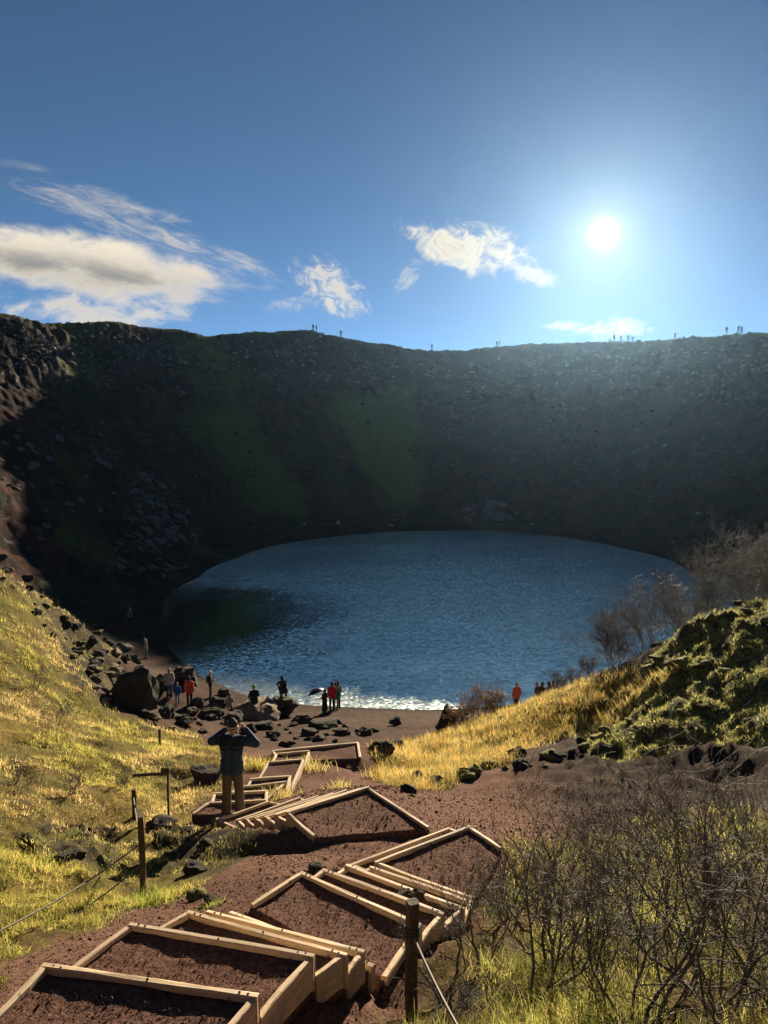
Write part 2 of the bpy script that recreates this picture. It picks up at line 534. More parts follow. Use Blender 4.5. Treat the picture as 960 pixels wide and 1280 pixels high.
def ground_z(x, y, full=False):
    shp = np.shape(x)
    x = np.atleast_1d(np.asarray(x, float)).ravel(); y = np.atleast_1d(np.asarray(y, float)).ravel()
    z, s, t, th, d = ground_raw(x, y)
    reg = regions(x, y, z)
    gl, gr, rg, mo, outc = reg[:5]
    onland = sstep(-1.0, 2.0, s)
    nearw = 1 - sstep(30, 60, d)
    # near slope relief
    rel = 0.10 * fbm(x * 0.55, y * 0.55, 3, 3) + 0.035 * fbm(x * 2.6, y * 2.6, 3, 5)
    rel = rel + (gl + gr * 0.5 + rg) * (0.16 * fbm(x * 0.8, y * 0.8, 3, 8) + 0.10 * fbm(x * 2.1, y * 2.1, 3, 9))
    rel = rel + outc * (0.14 * fbm(x * 1.3, y * 1.3, 4, 11, ridged=True) + 0.06 * fbm(x * 4, y * 4, 3, 12))
    rel = rel + mo * (0.30 * fbm(x * 0.5, y * 0.5, 2, 14, 0.5) - 0.42 * fbm(x * 0.85, y * 0.85, 3, 16, 0.5, True) - 0.12 * fbm(x * 2.6, y * 2.6, 2, 17, 0.5, True))
    cin = (1 - gl) * (1 - gr) * (1 - rg) * (1 - mo) * sstep(2, 4.5, x) * sstep(12, 16, y) * (1 - sstep(24, 30, y))
    rel = rel + cin * (0.22 * fbm(x * 0.9, y * 0.9, 4, 18, 0.55, True))
    z = z + rel * onland * nearw
    # crater wall relief: ribs and gullies running down, ledges, blocky scree
    tt = np.clip(t, 0, 1.3)
    wall = sstep(40, 70, d) * sstep(0.03, 0.25, tt)
    fade = np.where(t > 1.0, np.maximum(0, 1 - (t - 1) * 1.2), 1.0)
    arc = th * 75.0
    run = tt * 55.0
    ribs = 1.6 * fbm(arc * 0.045, run * 0.018, 3, 21) + 0.7 * fbm(arc * 0.11 + 0.02 * run, run * 0.035, 3, 22, 0.55) * sstep(0.1, 0.4, tt)
    rough = 0.9 * fbm(arc * 0.16, run * 0.2, 5, 24, 0.62, True) - 0.5 * fbm(arc * 0.45, run * 0.55, 3, 26, 0.6, True)
    cliff = sstep(0.6, 0.7, tt) * (1 - sstep(0.93, 1.0, tt))
    z = z + wall * fade * (ribs * (1 - 0.65 * sstep(0.85, 1.0, tt)) + rough * (0.7 + 0.8 * cliff)) * np.where(t > 1, 0.6, 1.0)
    ledge = wall * fade * cliff * sstep(-0.2, 0.25, fbm(arc * 0.03, run * 0.05, 3, 27))
    z = z + ledge * 0.75 * np.sin(z * (2 * math.pi / 4.2) + 1.5 * fbm(arc * 0.05, 0.7, 2, 29))
    # knobbly rim
    rimw = np.exp(-((t - 1.0) / 0.07) ** 2) * wall
    z = z + rimw * (0.55 * fbm(x * 0.6, y * 0.6, 4, 28, 0.6))
    # treads cut into the slope
    i = np.where((d < 26) & (y > 2) & (np.abs(x) < 9))[0]
    if len(i):
        zi = z[i]; lo = np.full(zi.shape, -1e9); hi = np.full(zi.shape, 1e9)
        for (q, zq), flush in zip(STEPS, LANDING):
            dd = polydist(x[i], y[i], q)
            dp = np.maximum(dd, 0)
            hi = np.minimum(hi, np.where(dd > 0.0, zq - 0.05, zq - 0.13) + np.maximum(dp - 0.15, 0) * 0.55 if flush else zq - 0.13 + np.maximum(dp - 0.12, 0) * 1.15)
            if flush:
                lo = np.maximum(lo, np.where(dd > 0.0, zq - 0.06 - dp * 0.45, zq - 0.2))
            else:
                lo = np.maximum(lo, zq - 0.34 - dp * 0.75)
        zi = np.maximum(zi, lo); zi = np.minimum(zi, hi)
        z[i] = zi
    if full:
        return z, reg, s, t, th, d
    return z.reshape(shp) if shp else float(z[0])


def tread_z(x, y):
    """top of the gravel in a tread, or -1e9"""
    r = np.full(np.shape(x), -1e9)
    for q, zq in STEPS:
        r = np.where(inpoly(x, y, q), np.maximum(r, zq - 0.03), r)
    return r


def surface_z(x, y):
    x = np.atleast_1d(np.asarray(x, float)); y = np.atleast_1d(np.asarray(y, float))
    return np.maximum(ground_z(x, y), tread_z(x, y))


def hit(px, py, dmin=3.0, dmax=230.0):
    """where the line of sight through a photo pixel meets the ground"""
    a, b, c = [float(v) for v in ray(px, py)]
    lo, hi = math.log(dmin), math.log(dmax)
    for n in (110, 26):
        ys = np.exp(np.linspace(lo, hi, n))
        g = surface_z(a / b * ys, ys)
        below = np.where(H + c / b * ys < g)[0]
        if len(below) == 0:
            if n == 110: return None
            below = [n - 1]
        k = max(below[0], 1)
        lo, hi = math.log(ys[k - 1]), math.log(ys[k])
    y = math.exp((lo + hi) / 2)
    return float(a / b * y), float(y), float((g[k - 1] + g[k]) / 2)


def build_ground():
    r1 = np.exp(np.arange(math.log(0.8), math.log(100), 0.0125))
    r2 = np.arange(r1[-1] + 0.5, 210, 0.5)
    r3 = np.array([214, 220, 230, 245, 265, 290, 330, 380, 450, 540, 650])
    R = np.concatenate([[0.02, 0.2, 0.4, 0.6], r1, r2, r3])
    fine = np.arange(-36, 36.01, 0.13)
    coarse = np.concatenate([np.arange(36.6, 60, 1.0), np.arange(60, 300, 2.5), np.arange(300, 323.6, 1.0)])
    A = np.radians(np.concatenate([fine, coarse]))
    nr, na = len(R), len(A)
    rr, aa = np.meshgrid(R, A, indexing='ij')
    x = (rr * np.sin(aa)).ravel(); y = (rr * np.cos(aa)).ravel()
    z, reg, s, t, th, d = ground_z(x, y, True)
    gl, gr, rg, mo, outc, px, py, f = reg
    V = np.column_stack([x, y, z])
    i = np.arange(nr - 1)[:, None] * na; j = np.arange(na)[None, :]; j2 = (j + 1) % na
    Fq = np.stack([i + j, i + j2, i + na + j2, i + na + j], -1).reshape(-1, 4)
    Fq = Fq[:, ::-1]
    me = mesh_np('ground', V, Fq)
    tt = np.clip(t, 0, 1.4)
    wallm = sstep(44, 60, d)
    arc = th * 75.0
    n = fbm(x * 0.12, y * 0.12, 4, 41); n2 = fbm(x * 0.5, y * 0.5, 4, 43)
    wx = px + 30 * fbm(arc * 0.1, tt * 5, 3, 45); wy = py + 18 * fbm(arc * 0.1 + 9, tt * 5, 3, 46)
    inwall = wallm * (y > 60)
    g1 = sstep(14, -14, polydist(wx, wy, P_GREEN1)) * inwall
    g2 = sstep(22, -14, polydist(wx, wy, P_GREEN2)) * inwall * 0.8
    green = np.maximum(g1, g2)
    green = np.maximum(green, inwall * 0.55 * sstep(0.05, 0.45, fbm(arc * 0.06, tt * 1.6, 4, 47)) * (wx < 420) * (wx > 70))
    green = np.maximum(green, inwall * 0.6 * sstep(0.93, 1.02, tt + 0.05 * n2))
    scree = sstep(10, -10, polydist(wx, wy, P_SCREE)) * inwall
    strat = inwall * np.exp(-((tt - 0.74 + 0.03 * n) / 0.035) ** 2) * sstep(-0.12, 0.2, fbm(arc * 0.08, 3.3, 3, 49))
    light = np.clip(np.maximum(scree, strat), 0, 1)
    red = np.clip(0.55 + 0.5 * n, 0, 1)
    shore = 1 - sstep(0.0, 2.2, np.abs(s - 0.5) + 0.8 * n2)
    grass = np.clip(gl * (1 - 0.85 * outc) + gr * (0.62 + 0.5 * n2) + rg, 0, 1)
    pathm = (1 - np.clip(grass + mo + outc, 0, 1)) * (1 - sstep(1.4, 3.2, x - 0.07 * y)) * (1 - wallm) * (1 - 0.75 * sstep(20, 27, d))
    col_attr(me, 'mask_a', np.column_stack([grass, mo, np.clip(pathm, 0, 1)]))
    col_attr(me, 'mask_b', np.column_stack([light, green, shore]))
    cliffm = inwall * (sstep(0.60, 0.68, tt + 0.05 * n2) * (1 - sstep(0.88, 0.96, tt + 0.04 * n2)) * 0.75 + 0.9 * np.exp(-((tt - 0.79) / 0.03) ** 2))
    col_attr(me, 'mask_c', np.column_stack([outc, np.clip(cliffm, 0, 1), wallm]))
    o = obj('ground', me, mat=MAT['ground'])
    tag(o, kind='structure')
    # lake
    k = len(TH) - 1
    rad = RLT[:-1] + 1.6
    v = np.column_stack([CX + rad * np.sin(TH[:-1]), CY + rad * np.cos(TH[:-1]), np.zeros(k)])
    lm = bpy.data.meshes.new('lake')
    lm.from_pydata(v.tolist(), [], [list(range(k))[::-1]])
    lo = obj('lake', lm, mat=MAT['water'])
    tag(lo, kind='structure')


# ------------------------------------------------------------------ materials
MAT = {}


def new_mat(name):
    m = bpy.data.materials.new(name)
    m.use_nodes = True
    T = m.node_tree
    b = T.nodes['Principled BSDF']
    b.inputs['Specular IOR Level'].default_value = 0.25
    b.inputs['Roughness'].default_value = 0.9
    return m, NT(T), b


def bump(N, b, h, strength, dist, prev=None):
    bn = N.n('ShaderNodeBump')
    bn.inputs['Strength'].default_value = strength
    bn.inputs['Distance'].default_value = dist
    N.link(h, bn.inputs['Height'])
    if prev is not None: N.link(prev, bn.inputs['Normal'])
    N.link(bn.outputs[0], b.inputs['Normal'])
    return bn.outputs[0]


def obco(N):
    return N.n('ShaderNodeTexCoord').outputs['Object']


def mat_ground():
    m, N, b = new_mat('ground')
    co = obco(N)
    def attr(nm):
        a = N.n('ShaderNodeVertexColor'); a.layer_name = nm
        s = N.n('ShaderNodeSeparateColor'); N.link(a.outputs[0], s.inputs[0])
        return s.outputs
    grass, moss, path = attr('mask_a')
    light, green, shore = attr('mask_b')
    outc, ridge, wall = attr('mask_c')
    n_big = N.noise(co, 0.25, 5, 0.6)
    n_mid = N.noise(co, 2.2, 6, 0.65)
    n_fine = N.noise(co, 22, 5, 0.7)
    n_peb = N.noise(co, 70, 3, 0.7)
    cin = N.mix(N.ss(n_mid, 0.35, 0.68), (0.030, 0.021, 0.017), (0.060, 0.042, 0.032))
    red = N.mix(N.ss(n_fine, 0.35, 0.7), (0.066, 0.035, 0.026), (0.175, 0.098, 0.072))
    red = N.mix(N.m('MULTIPLY', N.ss(n_mid, 0.48, 0.75), 0.6), red, (0.16, 0.098, 0.074))
    c = N.mix(path, cin, red)
    c = N.mix(N.m('MULTIPLY', N.ss(n_peb, 0.6, 0.78), 0.5), c, (0.19, 0.115, 0.09))
    # far wall: brown scoria, dark basalt, moss
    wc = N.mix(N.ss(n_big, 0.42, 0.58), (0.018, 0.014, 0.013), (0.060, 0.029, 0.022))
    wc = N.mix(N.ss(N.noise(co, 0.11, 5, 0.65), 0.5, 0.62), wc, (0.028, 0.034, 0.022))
    n_blk = N.noise(co, 0.8, 6, 0.72)
    wc = N.mix(N.m('MULTIPLY', N.ss(n_blk, 0.54, 0.66), 0.75), wc, (0.085, 0.078, 0.070))
    wc = N.mix(N.m('MULTIPLY', N.ss(n_blk, 0.46, 0.36), 0.8), wc, (0.012, 0.011, 0.010))
    # broken blocks: cells of differing tone with dark joints, flatter and paler in the ledges
    wp = N.n('ShaderNodeVectorMath'); wp.operation = 'MULTIPLY_ADD'
    nv = N.n('ShaderNodeTexNoise'); N.link(co, nv.inputs['Vector']); nv.inputs['Scale'].default_value = 0.5; nv.inputs['Detail'].default_value = 4
    N.link(nv.outputs['Color'], wp.inputs[0]); wp.inputs[1].default_value = (2.2, 2.2, 1.2); N.link(co, wp.inputs[2])
    mp = N.n('ShaderNodeMapping'); mp.inputs['Scale'].default_value = (1.0, 1.0, 1.7); N.link(wp.outputs[0], mp.inputs['Vector'])
    vo = N.n('ShaderNodeTexVoronoi'); vo.inputs['Scale'].default_value = 0.9; N.link(mp.outputs[0], vo.inputs['Vector'])
    ve = N.n('ShaderNodeTexVoronoi'); ve.feature = 'DISTANCE_TO_EDGE'; ve.inputs['Scale'].default_value = 0.9; N.link(mp.outputs[0], ve.inputs['Vector'])
    vs = N.n('ShaderNodeSeparateColor'); N.link(vo.outputs['Color'], vs.inputs[0])
    rocky = N.m('MAXIMUM', N.m('MULTIPLY', ridge, N.ss(n_big, 0.36, 0.56)), N.m('MULTIPLY', N.ss(N.noise(co, 0.09, 4, 0.7), 0.52, 0.62), 0.45))
    blk = N.mix(N.m('POWER', vs.outputs[0], 2.6), (0.022, 0.016, 0.014), (0.180, 0.158, 0.138))
    blk = N.mix(N.ss(ve.outputs['Distance'], 0.16, 0.03), blk, (0.008, 0.007, 0.007))
    wc = N.mix(rocky, wc, blk)
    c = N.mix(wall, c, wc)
    c = N.mix(N.m('MULTIPLY', green, N.ss(n_mid, 0.25, 0.55)), c, (0.125, 0.155, 0.030))
    lr = N.m('MULTIPLY', light, N.ss(N.noise(co, 1.3, 5, 0.75), 0.56, 0.68))
    c = N.mix(lr, c, (0.27, 0.26, 0.24))
    # vegetation floor
    gcol = N.mix(N.ss(n_mid, 0.36, 0.66), (0.155, 0.115, 0.04), (0.10, 0.10, 0.028))
    gcol = N.mix(N.ss(N.noise(co, 0.9, 5, 0.7), 0.54, 0.66), gcol, (0.065, 0.048, 0.026))
    gcol = N.mix(N.m('MULTIPLY', N.ss(n_big, 0.5, 0.66), 0.7), gcol, (0.27, 0.19, 0.05))
    gcol = N.mix(N.ss(n_fine, 0.42, 0.62), N.mix(0.6, gcol, (0.03, 0.024, 0.012)), gcol)
    c = N.mix(N.m('MULTIPLY', grass, N.ss(n_mid, 0.24, 0.46)), c, gcol)
    mcol = N.mix(N.ss(N.noise(co, 3.1, 6, 0.7), 0.42, 0.6), (0.055, 0.050, 0.038), (0.19, 0.185, 0.055))
    c = N.mix(moss, c, mcol)
    oc = N.mix(N.ss(n_mid, 0.45, 0.62), (0.030, 0.026, 0.022), (0.085, 0.075, 0.03))
    c = N.mix(N.m('MULTIPLY', outc, 0.85), c, oc)
    c = N.mix(N.m('MULTIPLY', shore, 0.6), c, (0.030, 0.022, 0.018))
    N.link(c, b.inputs['Base Color'])
    b.inputs['Roughness'].default_value = 1.0
    b.inputs['Specular IOR Level'].default_value = 0.02
    p = bump(N, b, n_mid, 0.5, 0.12)
    p = bump(N, b, n_fine, 0.7, 0.03, p)
    bump(N, b, n_peb, 1.0, 0.018, p)
    MAT['ground'] = m


def mat_water():
    m, N, b = new_mat('water')
    co = obco(N)
    sep = N.n('ShaderNodeSeparateXYZ'); N.link(co, sep.inputs[0])
    X, Y, _ = sep.outputs
    # wind ripples; the corner under the left wall is sheltered and lies calm
    ex = N.m('DIVIDE', N.m('ADD', X, 19.0), 13.0)
    ey = N.m('DIVIDE', N.m('SUBTRACT', Y, 61.0), 20.0)
    rr = N.m('SQRT', N.m('ADD', N.m('MULTIPLY', ex, ex), N.m('MULTIPLY', ey, ey)))
    rr = N.m('ADD', rr, N.m('MULTIPLY', N.m('SUBTRACT', N.noise(co, 0.12, 4, 0.6), 0.5), 0.9))
    wind = N.ss(rr, 0.30, 1.45)
    gust = N.m('ADD', 0.42, N.m('MULTIPLY', N.ss(N.noise(N.xyz(N.m('MULTIPLY', X, 0.5), Y, 0.0), 0.085, 4, 0.6), 0.36, 0.62), 0.58))
    amp = N.m('ADD', 0.03, N.m('MULTIPLY', N.m('MULTIPLY', wind, gust), 0.97))
    st = N.xyz(N.m('MULTIPLY', X, 0.45), Y, 0.0)
    acc = None
    for sc, k in ((0.5, 0.12), (2.6, 0.42), (9.0, 1.6)):
        nz = N.n('ShaderNodeTexNoise')
        N.link(st, nz.inputs['Vector'])
        nz.inputs['Scale'].default_value = sc
        nz.inputs['Detail'].default_value = 2
        nz.inputs['Distortion'].default_value = 0.4
        v = N.n('ShaderNodeVectorMath'); v.operation = 'MULTIPLY_ADD'
        N.link(nz.outputs['Color'], v.inputs[0])
        v.inputs[1].default_value = (k, k, 0); v.inputs[2].default_value = (-0.5 * k, -0.5 * k, 0)
        if acc is None: acc = v.outputs[0]
        else:
            ad = N.n('ShaderNodeVectorMath'); ad.operation = 'ADD'
            N.link(acc, ad.inputs[0]); N.link(v.outputs[0], ad.inputs[1]); acc = ad.outputs[0]
    sc = N.n('ShaderNodeVectorMath'); sc.operation = 'SCALE'
    N.link(acc, sc.inputs[0]); N.link(amp, sc.inputs['Scale'])
    up = N.n('ShaderNodeVectorMath'); up.operation = 'ADD'
    N.link(sc.outputs[0], up.inputs[0]); up.inputs[1].default_value = (0, 0, 1)
    nn = N.n('ShaderNodeVectorMath'); nn.operation = 'NORMALIZE'
    N.link(up.outputs[0], nn.inputs[0])
    # surface: blue-green body colour under a bright wind-roughened sheen
    T = m.node_tree
    T.nodes.remove(b)
    dif = N.n('ShaderNodeBsdfDiffuse'); dif.inputs['Color'].default_value = (0.006, 0.042, 0.055, 1)
    glo = N.n('ShaderNodeBsdfGlossy'); glo.inputs['Color'].default_value = (0.92, 1.0, 0.88, 1)
    N.link(N.m('ADD', 0.08, N.m('MULTIPLY', wind, 0.23)), glo.inputs['Roughness'])
    N.link(nn.outputs[0], glo.inputs['Normal'])
    fr = N.n('ShaderNodeFresnel'); fr.inputs['IOR'].default_value = 1.34
    N.link(nn.outputs[0], fr.inputs['Normal'])
    ms = N.n('ShaderNodeMixShader')
    N.link(N.m('ADD', N.m('MULTIPLY', fr.outputs[0], 0.1), 0.95, clamp=True), ms.inputs[0])
    N.link(dif.outputs[0], ms.inputs[1]); N.link(glo.outputs[0], ms.inputs[2])
    N.link(ms.outputs[0], T.nodes['Material Output'].inputs['Surface'])
    MAT['water'] = m


def simple_mat(name, col, rough=0.85, var=0.25, scale=8.0, bump_s=0.0, col2=None, spec=0.25):
    m, N, b = new_mat(name)
    co = obco(N)
    n = N.noise(co, scale, 5, 0.65)
    lo = tuple(c * (1 - var) for c in col); hi = col2 or tuple(min(1, c * (1 + var)) for c in col)
    c = N.mix(N.ss(n, 0.3, 0.7), lo, hi)
    N.link(c, b.inputs['Base Color'])
    b.inputs['Roughness'].default_value = rough
    b.inputs['Specular IOR Level'].default_value = spec
    if bump_s: bump(N, b, N.noise(co, scale * 3, 4, 0.6), bump_s, 0.02)
    MAT[name] = m
    return m


def mat_wood():
    m, N, b = new_mat('timber')
    co = obco(N)
    oi = N.n('ShaderNodeObjectInfo')
    sep = N.n('ShaderNodeSeparateXYZ'); N.link(co, sep.inputs[0])
    off = N.m('MULTIPLY', oi.outputs['Random'], 37.0)
    v = N.xyz(N.m('ADD', N.m('MULTIPLY', sep.outputs[0], 1.4), off), N.m('MULTIPLY', sep.outputs[1], 22.0), N.m('MULTIPLY', sep.outputs[2], 22.0))
    grain = N.noise(v, 1.0, 6, 0.7, 0.6)
    fine = N.noise(v, 4.0, 4, 0.7)
    stain = N.noise(co, 2.3, 5, 0.7)
    knots = N.noise(co, 9.0, 2, 0.5)
    c = N.mix(N.ss(grain, 0.32, 0.68), (0.42, 0.28, 0.15), (0.68, 0.49, 0.29))
    c = N.mix(N.m('MULTIPLY', N.ss(stain, 0.44, 0.66), 0.75), c, (0.42, 0.36, 0.28))
    c = N.mix(N.m('MULTIPLY', N.ss(N.noise(co, 1.1, 5, 0.7), 0.5, 0.68), 0.75), c, (0.19, 0.14, 0.095))
    c = N.mix(N.m('MULTIPLY', N.ss(fine, 0.58, 0.7), 0.75), c, (0.11, 0.07, 0.04))
    c = N.mix(N.m('MULTIPLY', N.ss(knots, 0.69, 0.73), 0.85), c, (0.07, 0.04, 0.022))
    c = N.mix(N.m('MULTIPLY', oi.outputs['Random'], 0.6), c, (0.33, 0.26, 0.19))
    # red cinder dust kicked on to the boards
    dust = N.noise(co, 30, 4, 0.8)
    c = N.mix(N.m('MULTIPLY', N.ss(dust, 0.58, 0.72), 0.6), c, (0.11, 0.052, 0.04))
    N.link(c, b.inputs['Base Color'])
    b.inputs['Roughness'].default_value = 0.75
    p = bump(N, b, grain, 0.5, 0.006)
    bump(N, b, stain, 0.3, 0.01, p)
    MAT['timber'] = m


def mat_gravel():
    m, N, b = new_mat('red_cinder')
    g = N.n('ShaderNodeNewGeometry')
    co = g.outputs['Position']
    f = N.noise(co, 24, 5, 0.7); p = N.noise(co, 75, 3, 0.7); k = N.noise(co, 2.0, 4, 0.6)
    c = N.mix(N.ss(f, 0.35, 0.68), (0.062, 0.033, 0.025), (0.170, 0.094, 0.070))
    c = N.mix(N.m('MULTIPLY', N.ss(k, 0.45, 0.7), 0.5), c, (0.155, 0.094, 0.072))
    c = N.mix(N.m('MULTIPLY', N.ss(p, 0.6, 0.75), 0.5), c, (0.20, 0.115, 0.09))
    N.link(c, b.inputs['Base Color'])
    b.inputs['Roughness'].default_value = 1.0
    b.inputs['Specular IOR Level'].default_value = 0.03
    q = bump(N, b, f, 0.8, 0.03)
    bump(N, b, p, 0.8, 0.012, q)
    MAT['red_cinder'] = m


def mat_rock(name, c1, c2, mosscol=None, mossamt=0.5):
    m, N, b = new_mat(name)
    co = obco(N)
    oi = N.n('ShaderNodeObjectInfo')
    v = N.n('ShaderNodeVectorMath'); v.operation = 'ADD'
    N.link(co, v.inputs[0])
    r3 = N.m('MULTIPLY', oi.outputs['Random'], 51.0)
    N.link(N.xyz(r3, r3, r3), v.inputs[1])
    co = v.outputs[0]
    n1 = N.noise(co, 2.2, 6, 0.7); n2 = N.noise(co, 9, 5, 0.75)
    c = N.mix(N.ss(n1, 0.35, 0.65), c1, c2)
    c = N.mix(N.m('MULTIPLY', N.ss(n2, 0.55, 0.75), 0.5), c, tuple(x * 1.9 for x in c2))
    if mosscol:
        g = N.n('ShaderNodeNewGeometry')
        s = N.n('ShaderNodeSeparateXYZ'); N.link(g.outputs['Normal'], s.inputs[0])
        k = N.m('ADD', s.outputs[2], N.m('MULTIPLY', N.m('SUBTRACT', n1, 0.5), 2.2))
        c = N.mix(N.ss(k, 1.05 - mossamt, 1.35 - mossamt), c, N.mix(N.ss(n2, 0.4, 0.6), mosscol, tuple(x * 0.55 for x in mosscol)))
    N.link(c, b.inputs['Base Color'])
    b.inputs['Roughness'].default_value = 0.97
    b.inputs['Specular IOR Level'].default_value = 0.08
    p = bump(N, b, n1, 0.6, 0.12)
    bump(N, b, n2, 0.7, 0.04, p)
    MAT[name] = m


def mat_leaf(name, attr='tint', trans=0.5):
    m = bpy.data.materials.new(name)
    m.use_nodes = True
    T = m.node_tree; T.nodes.clear(); N = NT(T)
    out = N.n('ShaderNodeOutputMaterial')
    a = N.n('ShaderNodeVertexColor'); a.layer_name = attr
    d = N.n('ShaderNodeBsdfDiffuse'); t = N.n('ShaderNodeBsdfTranslucent')
    N.link(a.outputs[0], d.inputs[0]); N.link(a.outputs[0], t.inputs[0])
    mx = N.n('ShaderNodeMixShader'); mx.inputs[0].default_value = trans
    N.link(d.outputs[0], mx.inputs[1]); N.link(t.outputs[0], mx.inputs[2])
    N.link(mx.outputs[0], out.inputs[0])
    MAT[name] = m


# ------------------------------------------------------------------ timber stairs
def board_mesh(L, th, h, seed, segs=5):
    """squared timber with eased edges, local x along its length, top at z = 0"""
    rg = np.random.default_rng(seed)
    c = min(th, h) * 0.16
    prof = np.array([(-th / 2 + c, 0), (th / 2 - c, 0), (th / 2, -c), (th / 2, -h + c), (th / 2 - c, -h), (-th / 2 + c, -h), (-th / 2, -h + c), (-th / 2, -c)])
    V = []
    ph = rg.uniform(0, 6, 4)
    for i in range(segs + 1):
        u = i / segs
        wob = 0.004 * math.sin(u * 5 + ph[0]); woz = 0.005 * math.sin(u * 4 + ph[1])
        for k, (py, pz) in enumerate(prof):
            j = rg.uniform(-0.003, 0.003, 2)
            V.append(((u - 0.5) * L + (rg.uniform(-.004, .004) if i in (0, segs) else 0), py + wob + j[0], pz + woz + j[1]))
    Fc = []
    for i in range(segs):
        for k in range(8):
            a = i * 8 + k; b2 = i * 8 + (k + 1) % 8
            Fc.append((a, b2, b2 + 8, a + 8))
    Fc.append(tuple(range(8))[::-1]); Fc.append(tuple(range(segs * 8, segs * 8 + 8)))
    me = bpy.data.meshes.new('board')
    me.from_pydata(V, [], Fc)
    bm = bmesh.new(); bm.from_mesh(me); bmesh.ops.recalc_face_normals(bm, faces=bm.faces); bm.to_mesh(me); bm.free()
    return me


_bseed = [100]


def board(name, parent, p, q, ztop, th, h, inset=0.0, ext=0.0):
    p = np.array(p[:2]); q = np.array(q[:2])
    dv = q - p; L = float(np.hypot(*dv))
    if L < 0.03: return None
    ang = math.atan2(dv[1], dv[0])
    nrm = np.array([-dv[1], dv[0]]) / L
    mid = (p + q) / 2 + nrm * inset
    _bseed[0] += 1
    me = board_mesh(L + ext, th, h, _bseed[0])
    o = obj(name, me, parent, MAT['timber'])
    base = parent.location
    o.location = (mid[0] - base[0], mid[1] - base[1], ztop - base[2])
    o.rotation_euler = (random.uniform(-.02, .02), random.uniform(-.008, .008), ang)
    return o


def fill_mesh(q, z, n=14):
    """gravel surface of one tread: uneven, slightly dished"""
    q = [np.array(v) for v in q]
    V = []
    for i in range(n + 1):
        for j in range(n + 1):
            u, v = i / n, j / n
            p = (q[0] * (1 - u) + q[1] * u) * (1 - v) + (q[3] * (1 - u) + q[2] * u) * v
            dz = 0.02 * float(fbm(p[0] * 1.7, p[1] * 1.7, 3, 61)) + 0.008 * float(pn(p[0] * 14, p[1] * 14, 63)) - 0.015 * math.sin(math.pi * u) * math.sin(math.pi * v)
            V.append((p[0], p[1], z + dz))
    top = len(V)
    Fc = [(i * (n + 1) + j, (i + 1) * (n + 1) + j, (i + 1) * (n + 1) + j + 1, i * (n + 1) + j + 1) for i in range(n) for j in range(n)]
    ring = [i * (n + 1) for i in range(n + 1)] + [n * (n + 1) + j for j in range(1, n + 1)] + [i * (n + 1) + n for i in range(n - 1, -1, -1)] + [j for j in range(n - 1, 0, -1)]
    for r in ring: V.append((V[r][0], V[r][1], z - 0.3))
    m = len(ring)
    Fc += [(ring[k], ring[(k + 1) % m], top + (k + 1) % m, top + k) for k in range(m)]
    me = bpy.data.meshes.new('gravel_fill')
    me.from_pydata(V, [], Fc)
    bm = bmesh.new(); bm.from_mesh(me); bmesh.ops.recalc_face_normals(bm, faces=bm.faces); bm.to_mesh(me); bm.free()
    for p in me.polygons: p.use_smooth = True
    return me


def flight(key, label, th=0.075, hb=0.24, sides=True, posts=(), left=True, right=True):
    ed = FLIGHTS[key]
    c = ed[1][0]
    root = obj('timber_stairs', None, loc=(float(c[0]), float(c[1]), float(ed[-1][2]) - 0.2))
    tag(root, label, 'stairs', 'timber framed stairs zigzagging down to the lake')
    for i in range(1, len(ed)):
        a, b = ed[i - 1], ed[i]
        z = b[2]
        zt = z + 0.015
        drop = (z - ed[i + 1][2]) if i + 1 < len(ed) else 0.0
        rb = board('riser_board', root, b[0], b[1], zt, th, max(hb, drop + 0.12), 0, 0.05)
        if key in ('top', 'fan') and rb:
            L = float(np.hypot(*(np.array(b[1][:2]) - np.array(b[0][:2]))))
            for u in (-0.46, -0.42, 0.0, 0.43, 0.47):
                obj('bolt', BOLT, rb, MAT['rope_dark'], loc=(u * L, random.uniform(-.008, .008), 0.004))
        sl = np.array(b[0][:2]) - np.array(a[0][:2]); sr = np.array(b[1][:2]) - np.array(a[1][:2])
        def short(p, q):
            p = np.array(p[:2]); q = np.array(q[:2]); d = q - p; L = np.hypot(*d)
            return p + d / L * th * 0.6, q - d / L * th * 0.62
        if sides and left and np.hypot(*sl) > 0.12:
            p, q = short(a[0], b[0]); board('side_board', root, p, q, zt - 0.006, th, hb + 0.03)
        if sides and right and np.hypot(*sr) > 0.12:
            p, q = short(a[1], b[1]); board('side_board', root, p, q, zt - 0.006, th, hb + 0.03)
        me = fill_mesh([tuple(a[0][:2]), tuple(a[1][:2]), tuple(b[1][:2]), tuple(b[0][:2])], z - 0.03)
        me.transform(Matrix.Translation(-Vector(root.location)))
        obj('gravel_fill', me, root, MAT['red_cinder'])
        if i in posts:
            d = np.array(b[1][:2]) - np.array(b[0][:2]); d /= np.hypot(*d)
            p = np.array(b[1][:2]) + d * 0.06
            me = board_mesh(0.40, 0.06, 0.06, 900 + i)
            me.transform(Matrix.Translation((0, 0, 0.04)))
            o = obj('corner_post', me, root, MAT['timber'])
            o.location = (p[0] - root.location[0], p[1] - root.location[1], zt - 0.205 - root.location[2])
            o.rotation_euler = (0, math.pi / 2, math.atan2(d[1], d[0]))
    return root


BOLT = None


